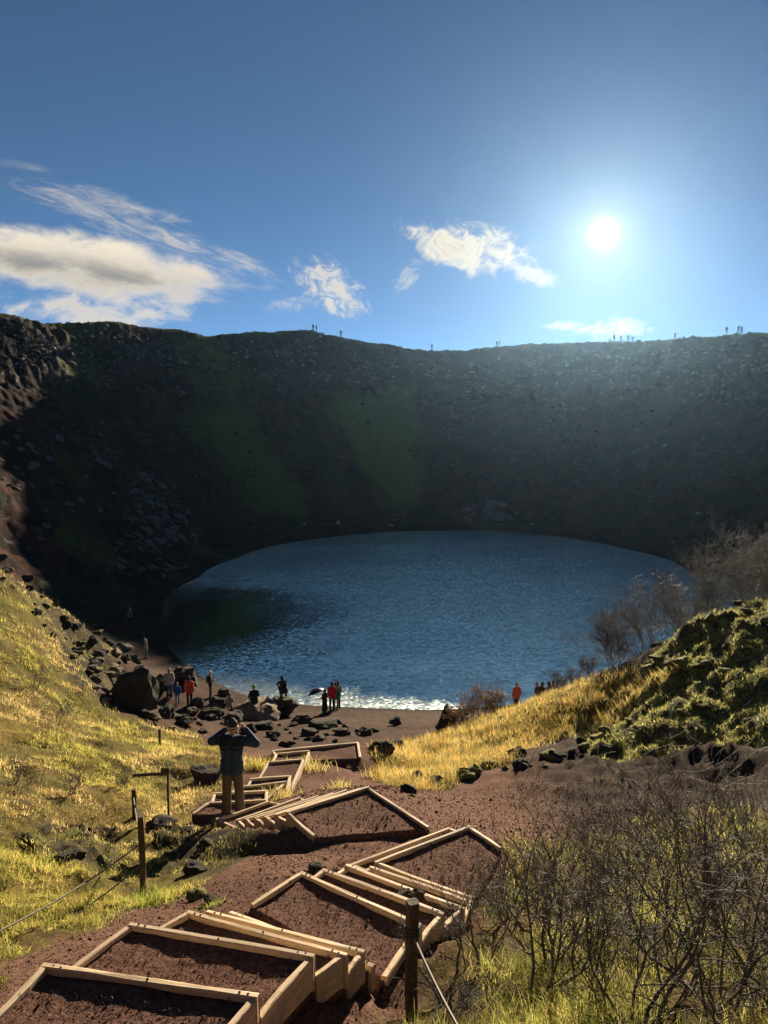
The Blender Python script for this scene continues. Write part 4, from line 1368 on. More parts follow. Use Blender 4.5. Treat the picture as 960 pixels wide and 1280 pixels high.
# ------------------------------------------------------------------ shrubs
def shrub(base, height, spread, nst, seed, label, mat, group, kids=(9, 7, 3), rbase=0.016, rmin=0.0022, name='bare_shrub', leaves=None, lean=(0, 0)):
    rg = random.Random(seed)
    root = obj(name, None, loc=base)
    tag(root, label, 'shrub', group)
    twV, twF = [], []
    tips = []

    def tube(P, R, V, Fc, sides):
        o = len(V)
        for i, p in enumerate(P):
            t = (P[min(i + 1, len(P) - 1)] - P[max(i - 1, 0)])
            if t.length < 1e-6: t = Vector((0, 0, 1))
            t.normalize()
            a = t.cross(Vector((0.31, 0.17, 0.93))); a.normalize(); b = t.cross(a)
            for k in range(sides):
                an = 2 * math.pi * k / sides
                V.append(p + (a * math.cos(an) + b * math.sin(an)) * R[i])
        for i in range(len(P) - 1):
            for k in range(sides):
                x = o + i * sides + k; y = o + i * sides + (k + 1) % sides
                Fc.append((x, y, y + sides, x + sides))

    def grow(p, d, L, r, lev):
        seg = (9, 6, 5, 3)[lev]
        P, R = [p.copy()], [r]
        for i in range(seg):
            wob = (0.20, 0.22, 0.26, 0.28)[lev]
            d = (d + Vector((rg.gauss(0, wob), rg.gauss(0, wob), rg.gauss(0.05, wob * 0.6)))).normalized()
            p = p + d * (L / seg)
            P.append(p.copy()); R.append(max(rmin, r * (1 - 0.8 * (i + 1) / seg)))
        if lev == 0:
            V, Fc = [], []
            tube(P, R, V, Fc, 6)
            me = bpy.data.meshes.new('stem')
            me.from_pydata([tuple(v) for v in V], [], Fc)
            for q in me.polygons: q.use_smooth = True
            obj('stem', me, root, MAT[mat])
        else:
            tube(P, R, twV, twF, 4 if lev == 1 else 3)
        if lev >= 2: tips.append((P[-1], d))
        if lev < 3:
            nk = kids[lev]
            for c in range(nk):
                u = rg.uniform(0.22 if lev == 0 else 0.12, 1.0)
                i = min(int(u * seg), seg - 1); fr = u * seg - i
                q = P[i].lerp(P[i + 1], fr)
                dd = (P[i + 1] - P[i]).normalized()
                side = Vector((rg.gauss(0, 1), rg.gauss(0, 1), rg.gauss(0.25, 0.6))).normalized()
                nd = (dd * rg.uniform(0.5, 1.0) + side * rg.uniform(0.5, 0.95)).normalized()
                grow(q, nd, L * rg.uniform(0.34, 0.66) * (1.15 - 0.45 * u), max(rmin, R[i] * 0.55), lev + 1)

    for s in range(nst):
        an = rg.uniform(0, 6.28)
        tilt = rg.uniform(0.1, 1.0) * spread
        d = Vector((math.cos(an) * tilt + lean[0], math.sin(an) * tilt + lean[1], 1)).normalized()
        grow(Vector((math.cos(an) * 0.12 * rg.random(), math.sin(an) * 0.12 * rg.random(), -0.1)), d, height * rg.uniform(0.75, 1.1) * 0.95, rbase * rg.uniform(0.65, 1.15), 0)
    if twV:
        me = mesh_np('twigs', np.array([tuple(v) for v in twV]), np.array(twF), True)
        o = obj('twigs', me, root, MAT[mat]); o['kind'] = 'stuff'
    if leaves:
        cols, ll, per = leaves
        X = []
        for p, d in tips:
            for k in range(per): X.append(p - d * rg.uniform(0, 0.15) + Vector((rg.gauss(0, .03), rg.gauss(0, .03), rg.gauss(0, .03))))
        k = len(X); X = np.array([tuple(v) for v in X])
        u = RNG.normal(0, 1, (k, 3)); u /= np.linalg.norm(u, axis=1)[:, None]
        v = RNG.normal(0, 1, (k, 3)); v = np.cross(u, v); v /= np.linalg.norm(v, axis=1)[:, None]
        sz = RNG.uniform(0.6, 1.2, (k, 1)) * ll
        P = np.stack([X - u * sz, X + v * sz * 0.5, X + u * sz, X - v * sz * 0.5], 1).reshape(-1, 3)
        Q = (np.arange(k) * 4)[:, None] + np.array([[0, 1, 2, 3]])
        me = mesh_np('leaves', P, Q, True)
        col_attr(me, 'tint', np.repeat(pick(cols, [1] * len(cols), k), 4, 0))
        o = obj('leaves', me, root, MAT['grass']); o['kind'] = 'stuff'
    return root


def build_shrubs():
    G = 'bare shrubs beside the stairs'
    fg = [(590, 1215, 1.25, 'low bare shrub spreading over end of the fan treads'), (665, 1255, 1.75, 'tall dark bare shrub with arching stems near rope post'),
          (725, 1175, 1.35, None), (790, 1285, 1.9, None), (845, 1190, 1.45, None), (905, 1275, 1.9, None), (955, 1190, 1.6, None),
          (780, 1100, 1.2, None), (880, 1090, 1.2, None), (950, 1075, 1.3, None), (1010, 1250, 1.9, None), (700, 1100, 0.9, None), (850, 1250, 1.3, None), (740, 1250, 1.2, None), (640, 1150, 0.9, None), (930, 1040, 1.2, None), (560, 1262, 0.8, None), (690, 1205, 1.3, None), (800, 1150, 1.3, None), (905, 1150, 1.4, None), (820, 1060, 1.1, None), (880, 1230, 1.5, None)]
    for i, (a, b, hh, lab) in enumerate(fg):
        hh *= 0.92
        h = hit(a, b)
        shrub((h[0], h[1], h[2]), hh, 1.05, 4 + i % 3, 200 + i, lab or ('bare branching shrub at edge of dark cinder bank below the mound' if b < 1110 else 'leafless dark shrub standing in yellow green grass right of rope post'), 'bark', G if lab is None else G, (8, 5, 2), 0.016, 0.0018)
    G2 = 'grey bare bush behind the mound'
    for i, (px, d, hh) in enumerate([(775, 29, 2.7), (815, 29, 3.3), (860, 29, 3.6), (905, 29, 4.0), (950, 29, 4.3), (1000, 29, 4.3)]):
        x = (px - 480) / F * d; z = float(ground_z(x, d))
        top = {775: 770, 815: 738, 860: 712, 905: 692, 950: 680, 1000: 675}[px]
        hh = max(1.5, float(at_d(px, top, d)[2]) - z)
        shrub((x, d, z), hh, 0.5, 8, 300 + i, 'grey leafless willow bush rising behind the mossy mound', 'grey_bark', G2, (10, 7, 4), 0.020, 0.0042, lean=(-0.12, 0))
    for i, (px, d, top, lab) in enumerate([(598, 29, 858, 'brown leafed shrub on shore beside upright dark block'), (625, 29.5, 862, 'sparse golden leafed shrub next to people on shore'), (575, 28.5, 882, 'low rust brown shrub at end of the golden ridge')]):
        x = (px - 480) / F * d; z = float(ground_z(x, d))
        hh = max(0.8, float(at_d(px, top, d)[2]) - z)
        shrub((x, d, z), hh, 0.6, 7, 330 + i, lab, 'bark', 'leafy shrubs on the shore', (8, 6, 2), 0.016, 0.004, 'leafy_shrub', ([(0.20, 0.11, 0.05), (0.32, 0.19, 0.06), (0.12, 0.07, 0.04)], 0.035, 1))
    for i, (a, b, hh) in enumerate([(70, 905, 0.9), (45, 860, 0.8), (150, 985, 0.5), (95, 990, 0.6), (20, 985, 0.6)]):
        h = hit(a, b)
        shrub((h[0], h[1], h[2]), hh, 0.8, 5, 360 + i, 'thin leafless twig shrub standing in dry grass of left slope', 'bark', 'twig shrubs on the left slope', (6, 4, 2), 0.010, 0.003)
    for i, (px, d, top) in enumerate([(705, 29, 842), (745, 28, 820), (725, 29, 838)]):
        x = (px - 480) / F * d; z = float(ground_z(x, d))
        hh = max(0.8, float(at_d(px, top, d)[2]) - z)
        shrub((x, d, z), hh, 0.45, 6, 380 + i, 'small grey twiggy shrub between people on shore and grey bush', 'grey_bark', 'twiggy shrubs behind the ridge', (8, 6, 3), 0.016, 0.004)


# ------------------------------------------------------------------ people
def capsules_mesh(caps, voxel, smooth=2, keep=()):
    """union of tapered capsules as one continuous surface; keep: fine pieces joined unremeshed"""
    def raw(caps, sides=12):
        V, Fc = [], []
        for p0, r0, p1, r1 in caps:
            p0, p1 = Vector(p0), Vector(p1)
            ax = p1 - p0
            L = ax.length
            if L < 1e-5: ax = Vector((0, 0, 1)); L = 1e-5; p1 = p0 + ax * L
            t = ax.normalized()
            a = t.cross(Vector((0, 0, 1)) if abs(t.z) < 0.9 else Vector((1, 0, 0))).normalized(); b = t.cross(a)
            rings = []
            for an in (-80, -50, -20): rings.append((p0 + t * r0 * math.sin(math.radians(an)), r0 * math.cos(math.radians(an))))
            for an in (20, 50, 80): rings.append((p1 + t * r1 * math.sin(math.radians(an)), r1 * math.cos(math.radians(an))))
            o = len(V)
            for c, r in rings:
                for k in range(sides):
                    q = 2 * math.pi * k / sides
                    V.append(c + (a * math.cos(q) + b * math.sin(q)) * r)
            for i in range(len(rings) - 1):
                for k in range(sides):
                    x = o + i * sides + k; y = o + i * sides + (k + 1) % sides
                    Fc.append((x, y, y + sides, x + sides))
            Fc.append(tuple(o + k for k in range(sides))[::-1]); Fc.append(tuple(o + (len(rings) - 1) * sides + k for k in range(sides)))
        me = bpy.data.meshes.new('cap')
        me.from_pydata([tuple(v) for v in V], [], Fc)
        bm = bmesh.new(); bm.from_mesh(me); bmesh.ops.recalc_face_normals(bm, faces=bm.faces); bm.to_mesh(me); bm.free()
        return me
    me = raw(caps)
    tmp = bpy.data.objects.new('tmp', me); COL.objects.link(tmp)
    m = tmp.modifiers.new('r', 'REMESH'); m.mode = 'VOXEL'; m.voxel_size = voxel
    if smooth:
        s = tmp.modifiers.new('s', 'SMOOTH'); s.factor = 0.5; s.iterations = smooth
    dg = bpy.context.evaluated_depsgraph_get()
    res = bpy.data.meshes.new_from_object(tmp.evaluated_get(dg))
    bpy.data.objects.remove(tmp)
    if keep:
        k = raw(keep, 6)
        bm = bmesh.new(); bm.from_mesh(res); bm.from_mesh(k); bm.to_mesh(res); bm.free()
    res.materials.clear()
    for p in res.polygons: p.use_smooth = True
    return res


STAND = dict(pel=(0, 0, .95), wai=(0, .01, 1.10), che=(0, 0, 1.30), nek=(0, 0, 1.49), hed=(0, .015, 1.64),
             hipL=(-.09, 0, .92), hipR=(.09, 0, .92), kneL=(-.10, .02, .50), kneR=(.10, .02, .50), ankL=(-.10, -.01, .09), ankR=(.10, -.01, .09),
             shoL=(-.175, 0, 1.42), shoR=(.175, 0, 1.42), elbL=(-.24, -.03, 1.15), elbR=(.24, -.03, 1.15), wriL=(-.23, .07, .91), wriR=(.23, .07, .91))
UP = ('pel', 'wai', 'che', 'nek', 'hed', 'hipL', 'hipR', 'shoL', 'shoR', 'elbL', 'elbR', 'wriL', 'wriR')


def pose(dz=0.0, lean=0.0, **kw):
    j = {k: Vector(v) for k, v in STAND.items()}
    for k in UP: j[k].z += dz
    if lean:
        p = j['pel'].copy()
        for k in UP:
            if k in ('pel', 'hipL', 'hipR'): continue
            v = j[k] - p
            j[k] = p + Vector((v.x, v.y * math.cos(lean) + v.z * math.sin(lean), v.z * math.cos(lean) - v.y * math.sin(lean)))
    for k, v in kw.items(): j[k] = Vector(v)
    return j


POSE = {
    'stand': pose(),
    'stride': pose(kneR=(.10, .16, .50), ankR=(.10, .24, .10), kneL=(-.10, .02, .48), ankL=(-.10, -.26, .13), wriL=(-.23, .2, .95), wriR=(.23, -.1, .93)),
    'photo': pose(elbL=(-.34, .14, 1.24), elbR=(.34, .14, 1.24), wriL=(-.10, .30, 1.50), wriR=(.10, .30, 1.50)),
    'raise': pose(elbL=(-.30, .05, 1.62), elbR=(.30, .05, 1.62), wriL=(-.12, .1, 1.84), wriR=(.12, .1, 1.84)),
    'sit': pose(-.49, 0.12, kneL=(-.13, .42, .50), kneR=(.13, .42, .50), ankL=(-.13, .50, .08), ankR=(.13, .50, .08), wriL=(-.14, .33, .56), wriR=(.14, .33, .56), elbL=(-.26, .12, .66), elbR=(.26, .12, .66)),
    'crouch': pose(-.58, 0.5, kneL=(-.16, .36, .50), kneR=(.16, .36, .50), ankL=(-.13, .06, .09), ankR=(.13, .06, .09), elbL=(-.22, .45, .66), elbR=(.22, .45, .66), wriL=(-.1, .6, .45), wriR=(.1, .6, .45)),
    'hold': pose(elbL=(-.25, .02, 1.15), elbR=(.25, .02, 1.15), wriL=(-.10, .26, 1.15), wriR=(.10, .26, 1.18)),
}
# the man on the stairs: elbows lifted, both hands up at his face
POSE['man'] = pose(elbL=(-.40, .10, 1.34), elbR=(.43, .06, 1.36), wriL=(-.15, .25, 1.55), wriR=(.17, .20, 1.60), hed=(.015, .03, 1.645), nek=(.01, .01, 1.49),
                   ankL=(-.115, -.02, .09), ankR=(.125, .03, .09), kneL=(-.105, .02, .5), kneR=(.115, .04, .5))


def hand_caps(j, s):
    """palm and five fingers continuing the forearm, slightly curled"""
    w, e = j['wri' + s], j['elb' + s]
    d = (w - e).normalized()
    side = d.cross(Vector((0, 0, 1)))
    if side.length < 0.2: side = d.cross(Vector((0, 1, 0)))
    side.normalize(); nrm = side.cross(d).normalized()
    palm = [(w, .028, w + d * .05 + side * .018, .024), (w, .028, w + d * .05 - side * .018, .024)]
    f = []
    for k, (off, L) in enumerate(((-.030, .058), (-.010, .072), (.010, .076), (.030, .066))):
        a = w + d * .065 + side * off
        b = a + (d * .8 - nrm * .35) * L * .55
        c = b + (d * .35 - nrm * .8) * L * .5
        f += [(a, .0095, b, .0090), (b, .0090, c, .0078)]
    t0 = w + d * .02 - side * .026
    t1 = t0 + (d * .6 - side * .7 - nrm * .3).normalized() * .038
    t2 = t1 + (d * .85 - nrm * .4).normalized() * .030
    f += [(t0, .0115, t1, .0105), (t1, .0105, t2, .0090)]
    return palm, f


def person(label, loc, rotz, height, ps, top, legs, hat=None, hair=None, skirt=None, hood=False, voxel=0.022, group=None, shoes=(.03, .03, .03), simple=False, thick=1.0, bag=None, skin=(0.42, 0.25, 0.18)):
    j = POSE[ps]
    root = obj('person', None, loc=loc, rot=(0, 0, rotz), scale=(height / 1.76,) * 3)
    tag(root, label, 'person', group)
    g = lambda k: tuple(j[k])
    def limb(s, a, b, c, ra, rb, rc, x=0.0):
        return [(g(a + s), ra + x, g(b + s), rb + x), (g(b + s), rb + x, g(c + s), rc + x)]
    hd = j['hed']; fwd = Vector((0, 1, 0))
    head = [(hd + Vector((0, 0, .045)), .088, hd + Vector((0, 0.012, -.04)), .074), (hd + Vector((0, .03, -.06)), .05, hd + Vector((0, .045, -.085)), .038),
            (hd + Vector((0, .085, .0)), .012, hd + Vector((0, .104, -.022)), .014), (hd + Vector((-.088, -.005, .01)), .018, hd + Vector((-.088, -.005, -.03)), .014),
            (hd + Vector((.088, -.005, .01)), .018, hd + Vector((.088, -.005, -.03)), .014)]
    torso = lambda x: [((j['pel'] + Vector((sx * .075, 0, 0))), .105 + x, (j['wai'] + Vector((sx * .065, 0, 0))), .095 + x) for sx in (-1, 1)] + \
                      [((j['wai'] + Vector((sx * .065, 0, 0))), .095 + x, (j['che'] + Vector((sx * .085, 0, 0))), .105 + x) for sx in (-1, 1)] + \
                      [(j['che'] + Vector((sx * .085, 0, 0)), .105 + x, j['sho' + ('L' if sx < 0 else 'R')] + Vector((-sx * .03, 0, -.01)), .062 + x) for sx in (-1, 1)] + \
                      [(j['shoL'], .058 + x, j['nek'] + Vector((-.03, 0, -.03)), .05 + x * .6), (j['shoR'], .058 + x, j['nek'] + Vector((.03, 0, -.03)), .05 + x * .6)]
    arms = lambda x: limb('L', 'sho', 'elb', 'wri', .052, .042, .031, x) + limb('R', 'sho', 'elb', 'wri', .052, .042, .031, x)
    legc = lambda x, rc=.042: limb('L', 'hip', 'kne', 'ank', .085, .058, rc, x) + limb('R', 'hip', 'kne', 'ank', .085, .058, rc, x)
    feet = []
    for s in 'LR':
        a = j['ank' + s]
        feet += [(a + Vector((0, -.03, -.045)), .042, a + Vector((0, .14, -.055)), .036), (a, .045, a + Vector((0, .05, -.03)), .042)]
    pl, fl = hand_caps(j, 'L'); pr, fr = hand_caps(j, 'R')
    body = head + [(j['nek'] + Vector((0, 0, -.04)), .055, hd + Vector((0, -.005, -.05)), .05)] + torso(0) + arms(0) + legc(0) + feet + pl + pr
    def mk(nm, caps, vx, col, keep=(), smooth=2, rough=0.85, under=None):
        me = capsules_mesh(caps, vx, smooth, keep)
        key = 'cloth_%.3f_%.3f_%.3f' % col
        if key not in MAT: simple_mat(key, col, rough, 0.25, 14, 0.3)
        return obj(nm, me, under or root, MAT[key])
    mk('body', body, voxel, skin, keep=() if simple else fl + fr)
    x = .022 * thick
    xa = x * (.9 if thick < 1.7 else 1.15)
    jk = torso(x)
    for s in 'LR':
        jk += [(g('sho' + s), .052 + xa, g('elb' + s), .042 + xa), (g('elb' + s), .042 + xa, tuple(j['elb' + s].lerp(j['wri' + s], .82)), .031 + xa * .5)]
    if hood: jk += [(j['nek'] + Vector((-.05, -.05, -.02)), .055, j['nek'] + Vector((.05, -.05, -.02)), .055), (j['nek'] + Vector((0, -.08, -.03)), .05, j['nek'] + Vector((0, -.09, -.07)), .05)]
    jk += [(j['pel'] + Vector((sx * .08, 0, -.05)), .11 + x, j['pel'] + Vector((sx * .075, 0, .05)), .108 + x) for sx in (-1, 1)]
    if skirt:
        zz = skirt
        jk += [(j['pel'] + Vector((sx * .07, 0, 0)), .11 + x, Vector((j['pel'].x + sx * .11, j['pel'].y, zz + .08)), .12 + x) for sx in (-1, 1)]
    mk('jacket' if not skirt else 'dress', jk, voxel, top)
    xl = .016 if thick < 1.7 else .03
    mk('trousers', legc(xl, .052 + (xl - .016)) + [((j['pel'] + Vector((-.07, 0, -.02))), .115, (j['pel'] + Vector((.07, 0, -.02))), .115)], voxel, legs)
    if not simple:
        for s in 'LR':
            a = j['ank' + s]
            mk('shoe', [(a + Vector((0, -.035, -.045)), .047, a + Vector((0, .15, -.055)), .040), (a + Vector((0, 0, .01)), .052, a + Vector((0, .05, -.03)), .047)], voxel, shoes)
        for sx in (-1, 1):
            mk('eye', [(hd + Vector((sx * .032, .076, .012)), .011, hd + Vector((sx * .036, .076, .012)), .011)], .006, (.03, .02, .015), smooth=0)
    if hat: mk('hat', [(hd + Vector((0, -.01, .065)), .098, hd + Vector((0, -.005, .045)), .102), (hd + Vector((0, -.01, .11)), .07, hd + Vector((0, -.01, .12)), .06)], voxel * .8, hat)
    if hair: mk('hair', [(hd + Vector((0, -.02, .06)), .094, hd + Vector((0, -.03, .02)), .095), (hd + Vector((0, -.055, 0)), .085, hd + Vector((0, -.07, -.14)), .06)], voxel * .8, hair)
    if bag: mk('bag', [(j['che'] + Vector((-.08, -.17, .06)), .075, j['wai'] + Vector((-.08, -.17, .0)), .09), (j['che'] + Vector((.08, -.17, .06)), .075, j['wai'] + Vector((.08, -.17, .0)), .09)], voxel, bag)
    return root, j, mk


def build_man():
    h = hit(291, 1019)
    x, y, z = h
    root, j, mk = person('man in navy jacket and beanie on the stairs, both hands raised to photograph', (x, y, z - 0.0), -0.12, 1.80, 'man',
                         (0.017, 0.036, 0.066), (0.080, 0.064, 0.042), hat=(0.025, 0.025, 0.03), voxel=0.013, thick=1.75, hood=True, shoes=(0.03, 0.03, 0.033))
    hd = j['hed']
    # black yoke over shoulders and sleeves' upper half
    yk = []
    for s, sx in (('L', -1), ('R', 1)):
        sh, el = j['sho' + s], j['elb' + s]
        yk += [(sh, .098, sh.lerp(el, .9), .085), (sh + Vector((-sx * .02, 0, -.03)), .108, Vector((0, -.005, 1.36)), .125)]
        yk += [(Vector((sx * .085, 0, 1.33)), .1475, Vector((sx * .085, 0, 1.38)), .13)]
    part = {c.name.split('.')[0]: c for c in root.children}
    mk('jacket_yoke', yk, 0.014, (0.010, 0.012, 0.018), under=part['jacket'])
    mk('hood', [(Vector((-.07, -.09, 1.47)), .062, Vector((.08, -.09, 1.47)), .062), (Vector((0.0, -.12, 1.44)), .06, Vector((.01, -.13, 1.40)), .05)], 0.013, (0.016, 0.018, 0.025), under=part['jacket'])
    # pale rolled edge of the beanie, phone held in both hands
    band = []
    for k in range(16):
        a, b = 2 * math.pi * k / 16, 2 * math.pi * (k + 1) / 16
        c = hd + Vector((0, -.005, .018))
        band.append((c + Vector((math.cos(a) * .096, math.sin(a) * .096, 0)), .016, c + Vector((math.cos(b) * .096, math.sin(b) * .096, 0)), .016))
    mk('hat_band', band, 0.011, (0.40, 0.37, 0.33), under=part['hat'])
    mk('sole', [(j['ankR'] + Vector((0, -.035, -.078)), .020, j['ankR'] + Vector((0, .14, -.078)), .018), (j['ankL'] + Vector((0, -.035, -.078)), .020, j['ankL'] + Vector((0, .14, -.078)), .018)], 0.012, (0.5, 0.5, 0.5))
    bm = bmesh.new(); bmesh.ops.create_cube(bm, size=1.0)
    bmesh.ops.scale(bm, vec=(.155, .012, .078), verts=bm.verts); bmesh.ops.bevel(bm, geom=bm.edges[:], offset=.004, segments=2, affect='EDGES')
    me = bpy.data.meshes.new('phone'); bm.to_mesh(me); bm.free()
    M = root.matrix_basis if False else Matrix.Translation(root.location) @ Matrix.Rotation(-0.12, 4, 'Z') @ Matrix.Scale(1.80 / 1.76, 4)
    p = M @ Vector((.015, .30, 1.64))
    o = obj('smartphone', me, None, MAT['black_plastic'], loc=p, rot=(0, 0, -0.12))
    tag(o, 'dark smartphone held up by the man on the stairs', 'phone')


def build_people():
    build_man()
    G = 'visitors on the near shore'
    def put(px, py, label, rotz, hpx, ps, top, legs, dz=0.0, **kw):
        h = hit(px, py)
        x, y, z = h
        hgt = hpx / F * math.hypot(y, z - H)
        seat = kw.pop('seat', None)
        if seat:
            bpy.context.view_layer.update()
            o = SEAT[seat]
            ox = kw.pop('ox', 0.0)
            ok, loc, _, _, _, _ = SC.ray_cast(bpy.context.evaluated_depsgraph_get(), Vector((o.location.x + ox, o.location.y, z + 8)), Vector((0, 0, -1)))
            if ok: x, y, z = loc.x, loc.y, loc.z
        sc = {'sit': 1.27 / 1.76, 'crouch': 1.1 / 1.76}.get(ps, 1.0)
        hgt = min(1.9, max(1.05, hgt / sc))
        person(label, (x, y, max(z, 0.0) + dz), rotz, hgt, ps, top, legs, group=G, **kw)
    bk = (.018, .018, .022)
    put(163, 782, 'person in grey green coat with pale hat standing in shade under left wall', 0.5, 22, 'stand', (.10, .13, .12), bk, hat=(.6, .58, .54))
    put(183, 823, 'thin person in shade with both arms raised over head', 2.2, 24, 'raise', (.30, .29, .28), (.15, .15, .16), hair=(.05, .04, .03))
    put(212, 872, 'person in pale grey poncho beside the broad dark boulder', 0.2, 36, 'stand', (.34, .32, .28), (.05, .05, .055), hood=True, thick=2.2, hair=(.25, .23, .2))
    put(222, 881, 'fair haired child in bright blue jacket and jeans', 0.1, 27, 'stand', (.03, .10, .34), (.10, .18, .30), hair=(.40, .30, .16))
    put(237, 883, 'adult in red orange jacket and black trousers among the rocks', -0.1, 37, 'stand', (.55, .07, .035), bk, hair=(.03, .025, .02), thick=1.5)
    put(263, 873, 'person in black with white cap at the water edge', -1.2, 34, 'hold', bk, (.025, .025, .03), hat=(.72, .70, .66), bag=(.03, .03, .035))
    put(287, 893, 'long haired person in pale top sitting among dark rocks', 0.2, 22, 'sit', (.26, .23, .20), (.06, .05, .05), hair=(.04, .03, .025), dz=0.15)
    put(315, 889, 'person with green hat and black jacket sitting on the tan boulder', 0.4, 27, 'sit', bk, (.22, .20, .17), hat=(.30, .50, .12), dz=-0.34, seat='tan', ox=-0.1)
    put(343, 886, 'person in dark clothes crouching on the black craggy boulder', 0.5, 24, 'crouch', bk, bk, hair=bk, dz=-0.05, seat='dark')
    put(406, 893, 'woman in black dress with pale shawl standing on the beach', 0.9, 31, 'hold', (.02, .02, .022), bk, skirt=.25, hair=(.03, .025, .02))
    put(415, 889, 'person in bright red jacket standing between woman in black and green dress', 0.3, 36, 'stand', (.62, .03, .05), bk, hair=(.05, .03, .02))
    put(420, 888, 'woman in green dress with bare legs on the beach', -0.3, 34, 'stand', (.02, .24, .10), (.45, .28, .2), skirt=.72, hair=(.04, .03, .02))
    put(423, 885, 'person in dark coat behind the woman in green dress', -0.8, 33, 'hold', bk, bk, hair=bk)
    # dark umbrella lying open at the woman's side, held low
    h = hit(398, 890)
    umb = obj('umbrella', None, loc=(h[0] - 0.15, h[1] + 0.2, h[2] + 1.05), rot=(-0.25, -0.35, 0.3))
    tag(umb, 'dark umbrella held sideways by the woman in black dress', 'umbrella', None)
    V, Fc = [], []
    for i in range(6):
        for k in range(16):
            a = 2 * math.pi * k / 16
            r = 0.48 * i / 5
            V.append((r * math.cos(a), r * math.sin(a), 0.22 * (1 - (i / 5) ** 2) - (0.02 if k % 2 else 0) * i / 5))
    for i in range(5):
        for k in range(16): Fc.append((i * 16 + k, i * 16 + (k + 1) % 16, (i + 1) * 16 + (k + 1) % 16, (i + 1) * 16 + k))
    me = bpy.data.meshes.new('canopy'); me.from_pydata(V, [], Fc)
    obj('canopy', me, umb, MAT['black_plastic'])
    obj('handle', tube_mesh('handle', [(0, 0, .25), (0, 0, -.5), (.03, 0, -.55), (.06, 0, -.52)], .008), umb, MAT['black_plastic'])
    # group behind the golden ridge
    for px, d, top, label, rz, tp, lg, kw in [
            (650, 31, 861, 'person in orange red coat behind the golden ridge', 0.4, (.60, .12, .05), bk, dict(hair=(.35, .25, .13), thick=1.7)),
            (676, 31.5, 856, 'person in brown jacket behind the golden ridge', 1.0, (.10, .05, .03), bk, dict(hair=(.25, .15, .07))),
            (683, 31.8, 853, 'person in dark brown coat beside the one in brown jacket', -1.0, (.05, .028, .02), bk, dict(hair=(.04, .025, .02))),
            (691, 31.2, 854, 'person in pale mauve jacket facing a friend behind the ridge', 0.8, (.26, .20, .20), (.2, .2, .2), dict(hair=(.03, .02, .02))),
            (697, 31.4, 853, 'friend in grey jacket facing the one in pale mauve', -0.8, (.22, .19, .18), (.2, .2, .2), dict(hair=(.16, .06, .03)))]:
        ds = np.linspace(29, 41, 49)            # where a figure of ordinary height just shows over the ridge
        gz = np.asarray(ground_z((px - 480) / F * ds, ds))
        need = np.array([float(at_d(px, top, v)[2]) for v in ds]) - gz
        k = int(np.argmin(np.abs(need - 1.68) + np.where(gz < 0.1, 9, 0) + abs(ds - d) * 0.01))
        d = float(ds[k]); x = (px - 480) / F * d; z = float(gz[k])
        zt = z + need[k]
        person(label, (x, d, z), rz, min(1.95, max(1.5, zt - z)), 'stand', tp, lg, group='visitors behind the golden ridge', **kw)
    # walkers on the rim
    GR = 'walkers on the crater rim'
    proto = {}
    for i, px in enumerate([393, 397, 427, 539, 619, 622.5, 763, 771.5, 780, 786, 838, 845, 901, 915.5, 919.5]):
        a = (px - 480) / F
        ys = np.linspace(95, 200, 800)
        zs = np.asarray(ground_z(a * ys, ys))
        k = int(np.argmax((zs - H) / ys))
        y = float(ys[k]) + 0.3; x = a * y; z = float(ground_z(x, y))
        key = i % 3
        lab = 'tiny walker silhouetted against sky on the crater rim'
        rz = random.uniform(0, 6.28)
        hgt = random.uniform(1.6, 1.82)
        if key not in proto:
            r, _, _ = person(lab, (x, y, z), rz, hgt, ('stand', 'stride', 'hold')[key], ((.03, .03, .035), (.05, .03, .03), (.03, .04, .05))[key], bk, hair=(.03, .03, .03), voxel=0.035, group=GR, simple=True, thick=1.6, bag=(.03, .03, .03) if key == 1 else None)
            proto[key] = r
        else:
            src = proto[key]
            r = src.copy(); COL.objects.link(r)
            for ch in src.children:
                c = ch.copy(); COL.objects.link(c); c.parent = r
            r.location = (x, y, z); r.rotation_euler = (0, 0, rz); r.scale = (hgt / 1.76,) * 3


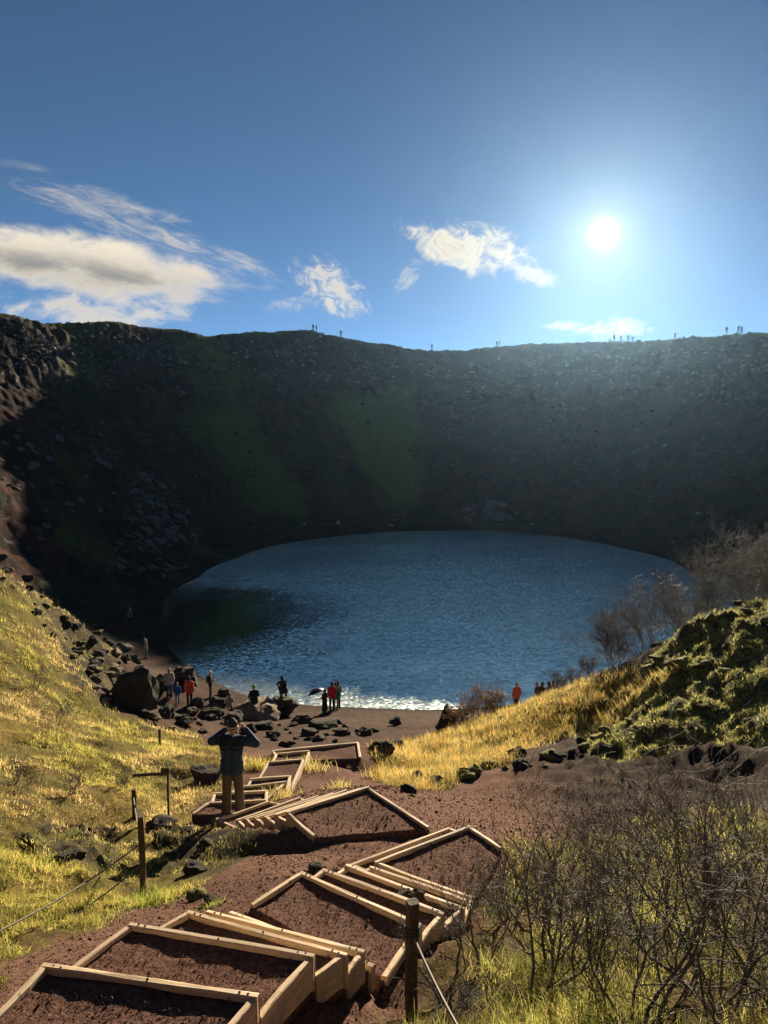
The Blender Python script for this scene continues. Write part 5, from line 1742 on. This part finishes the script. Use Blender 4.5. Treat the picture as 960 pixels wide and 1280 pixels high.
# ------------------------------------------------------------------ air
def build_haze():
    bm = bmesh.new(); bmesh.ops.create_cube(bm, size=1.0)
    bmesh.ops.scale(bm, vec=(1400, 1400, 60), verts=bm.verts)
    bmesh.ops.translate(bm, vec=(0, 0, -6.5 + 30), verts=bm.verts)
    me = bpy.data.meshes.new('haze'); bm.to_mesh(me); bm.free()
    m = bpy.data.materials.new('haze'); m.use_nodes = True
    T = m.node_tree; T.nodes.clear(); N = NT(T)
    out = N.n('ShaderNodeOutputMaterial'); v = N.n('ShaderNodeVolumePrincipled')
    v.inputs['Color'].default_value = (0.38, 0.64, 1.0, 1)
    v.inputs['Density'].default_value = HAZE_DENSITY
    v.inputs['Anisotropy'].default_value = 0.85
    N.link(v.outputs[0], out.inputs['Volume'])
    o = obj('haze', me, mat=m)
    tag(o, 'thin bright air lit by the low sun', 'haze', kind='stuff')


HAZE_DENSITY = 0.00006


def main():
    mat_ground(); mat_water(); mat_wood(); mat_gravel()
    mat_rock('lava_rock', (0.030, 0.026, 0.024), (0.060, 0.052, 0.046), (0.09, 0.085, 0.03), 0.12)
    mat_rock('tan_rock', (0.10, 0.075, 0.055), (0.19, 0.145, 0.105))
    mat_rock('mossy_rock', (0.040, 0.037, 0.032), (0.085, 0.08, 0.07), (0.20, 0.19, 0.055), 0.75)
    mat_rock('pale_rock', (0.07, 0.066, 0.06), (0.165, 0.155, 0.14))
    simple_mat('post_wood', (0.075, 0.052, 0.036), 0.85, 0.4, 18, 0.5)
    simple_mat('rope', (0.17, 0.155, 0.13), 0.8, 0.2, 60)
    simple_mat('rope_dark', (0.05, 0.045, 0.04), 0.8, 0.2, 60)
    simple_mat('bark', (0.10, 0.09, 0.082), 0.8, 0.4, 30)
    simple_mat('grey_bark', (0.17, 0.16, 0.152), 0.75, 0.35, 20)
    simple_mat('black_plastic', (0.015, 0.015, 0.017), 0.4, 0.1, 10)
    mat_leaf('grass', 'tint', 0.5)
    build_ground()
    build_stairs()
    build_posts()
    build_rocks()
    build_gravel()
    build_scree()
    build_grass()
    build_shrubs()
    build_people()
    build_haze()


main()
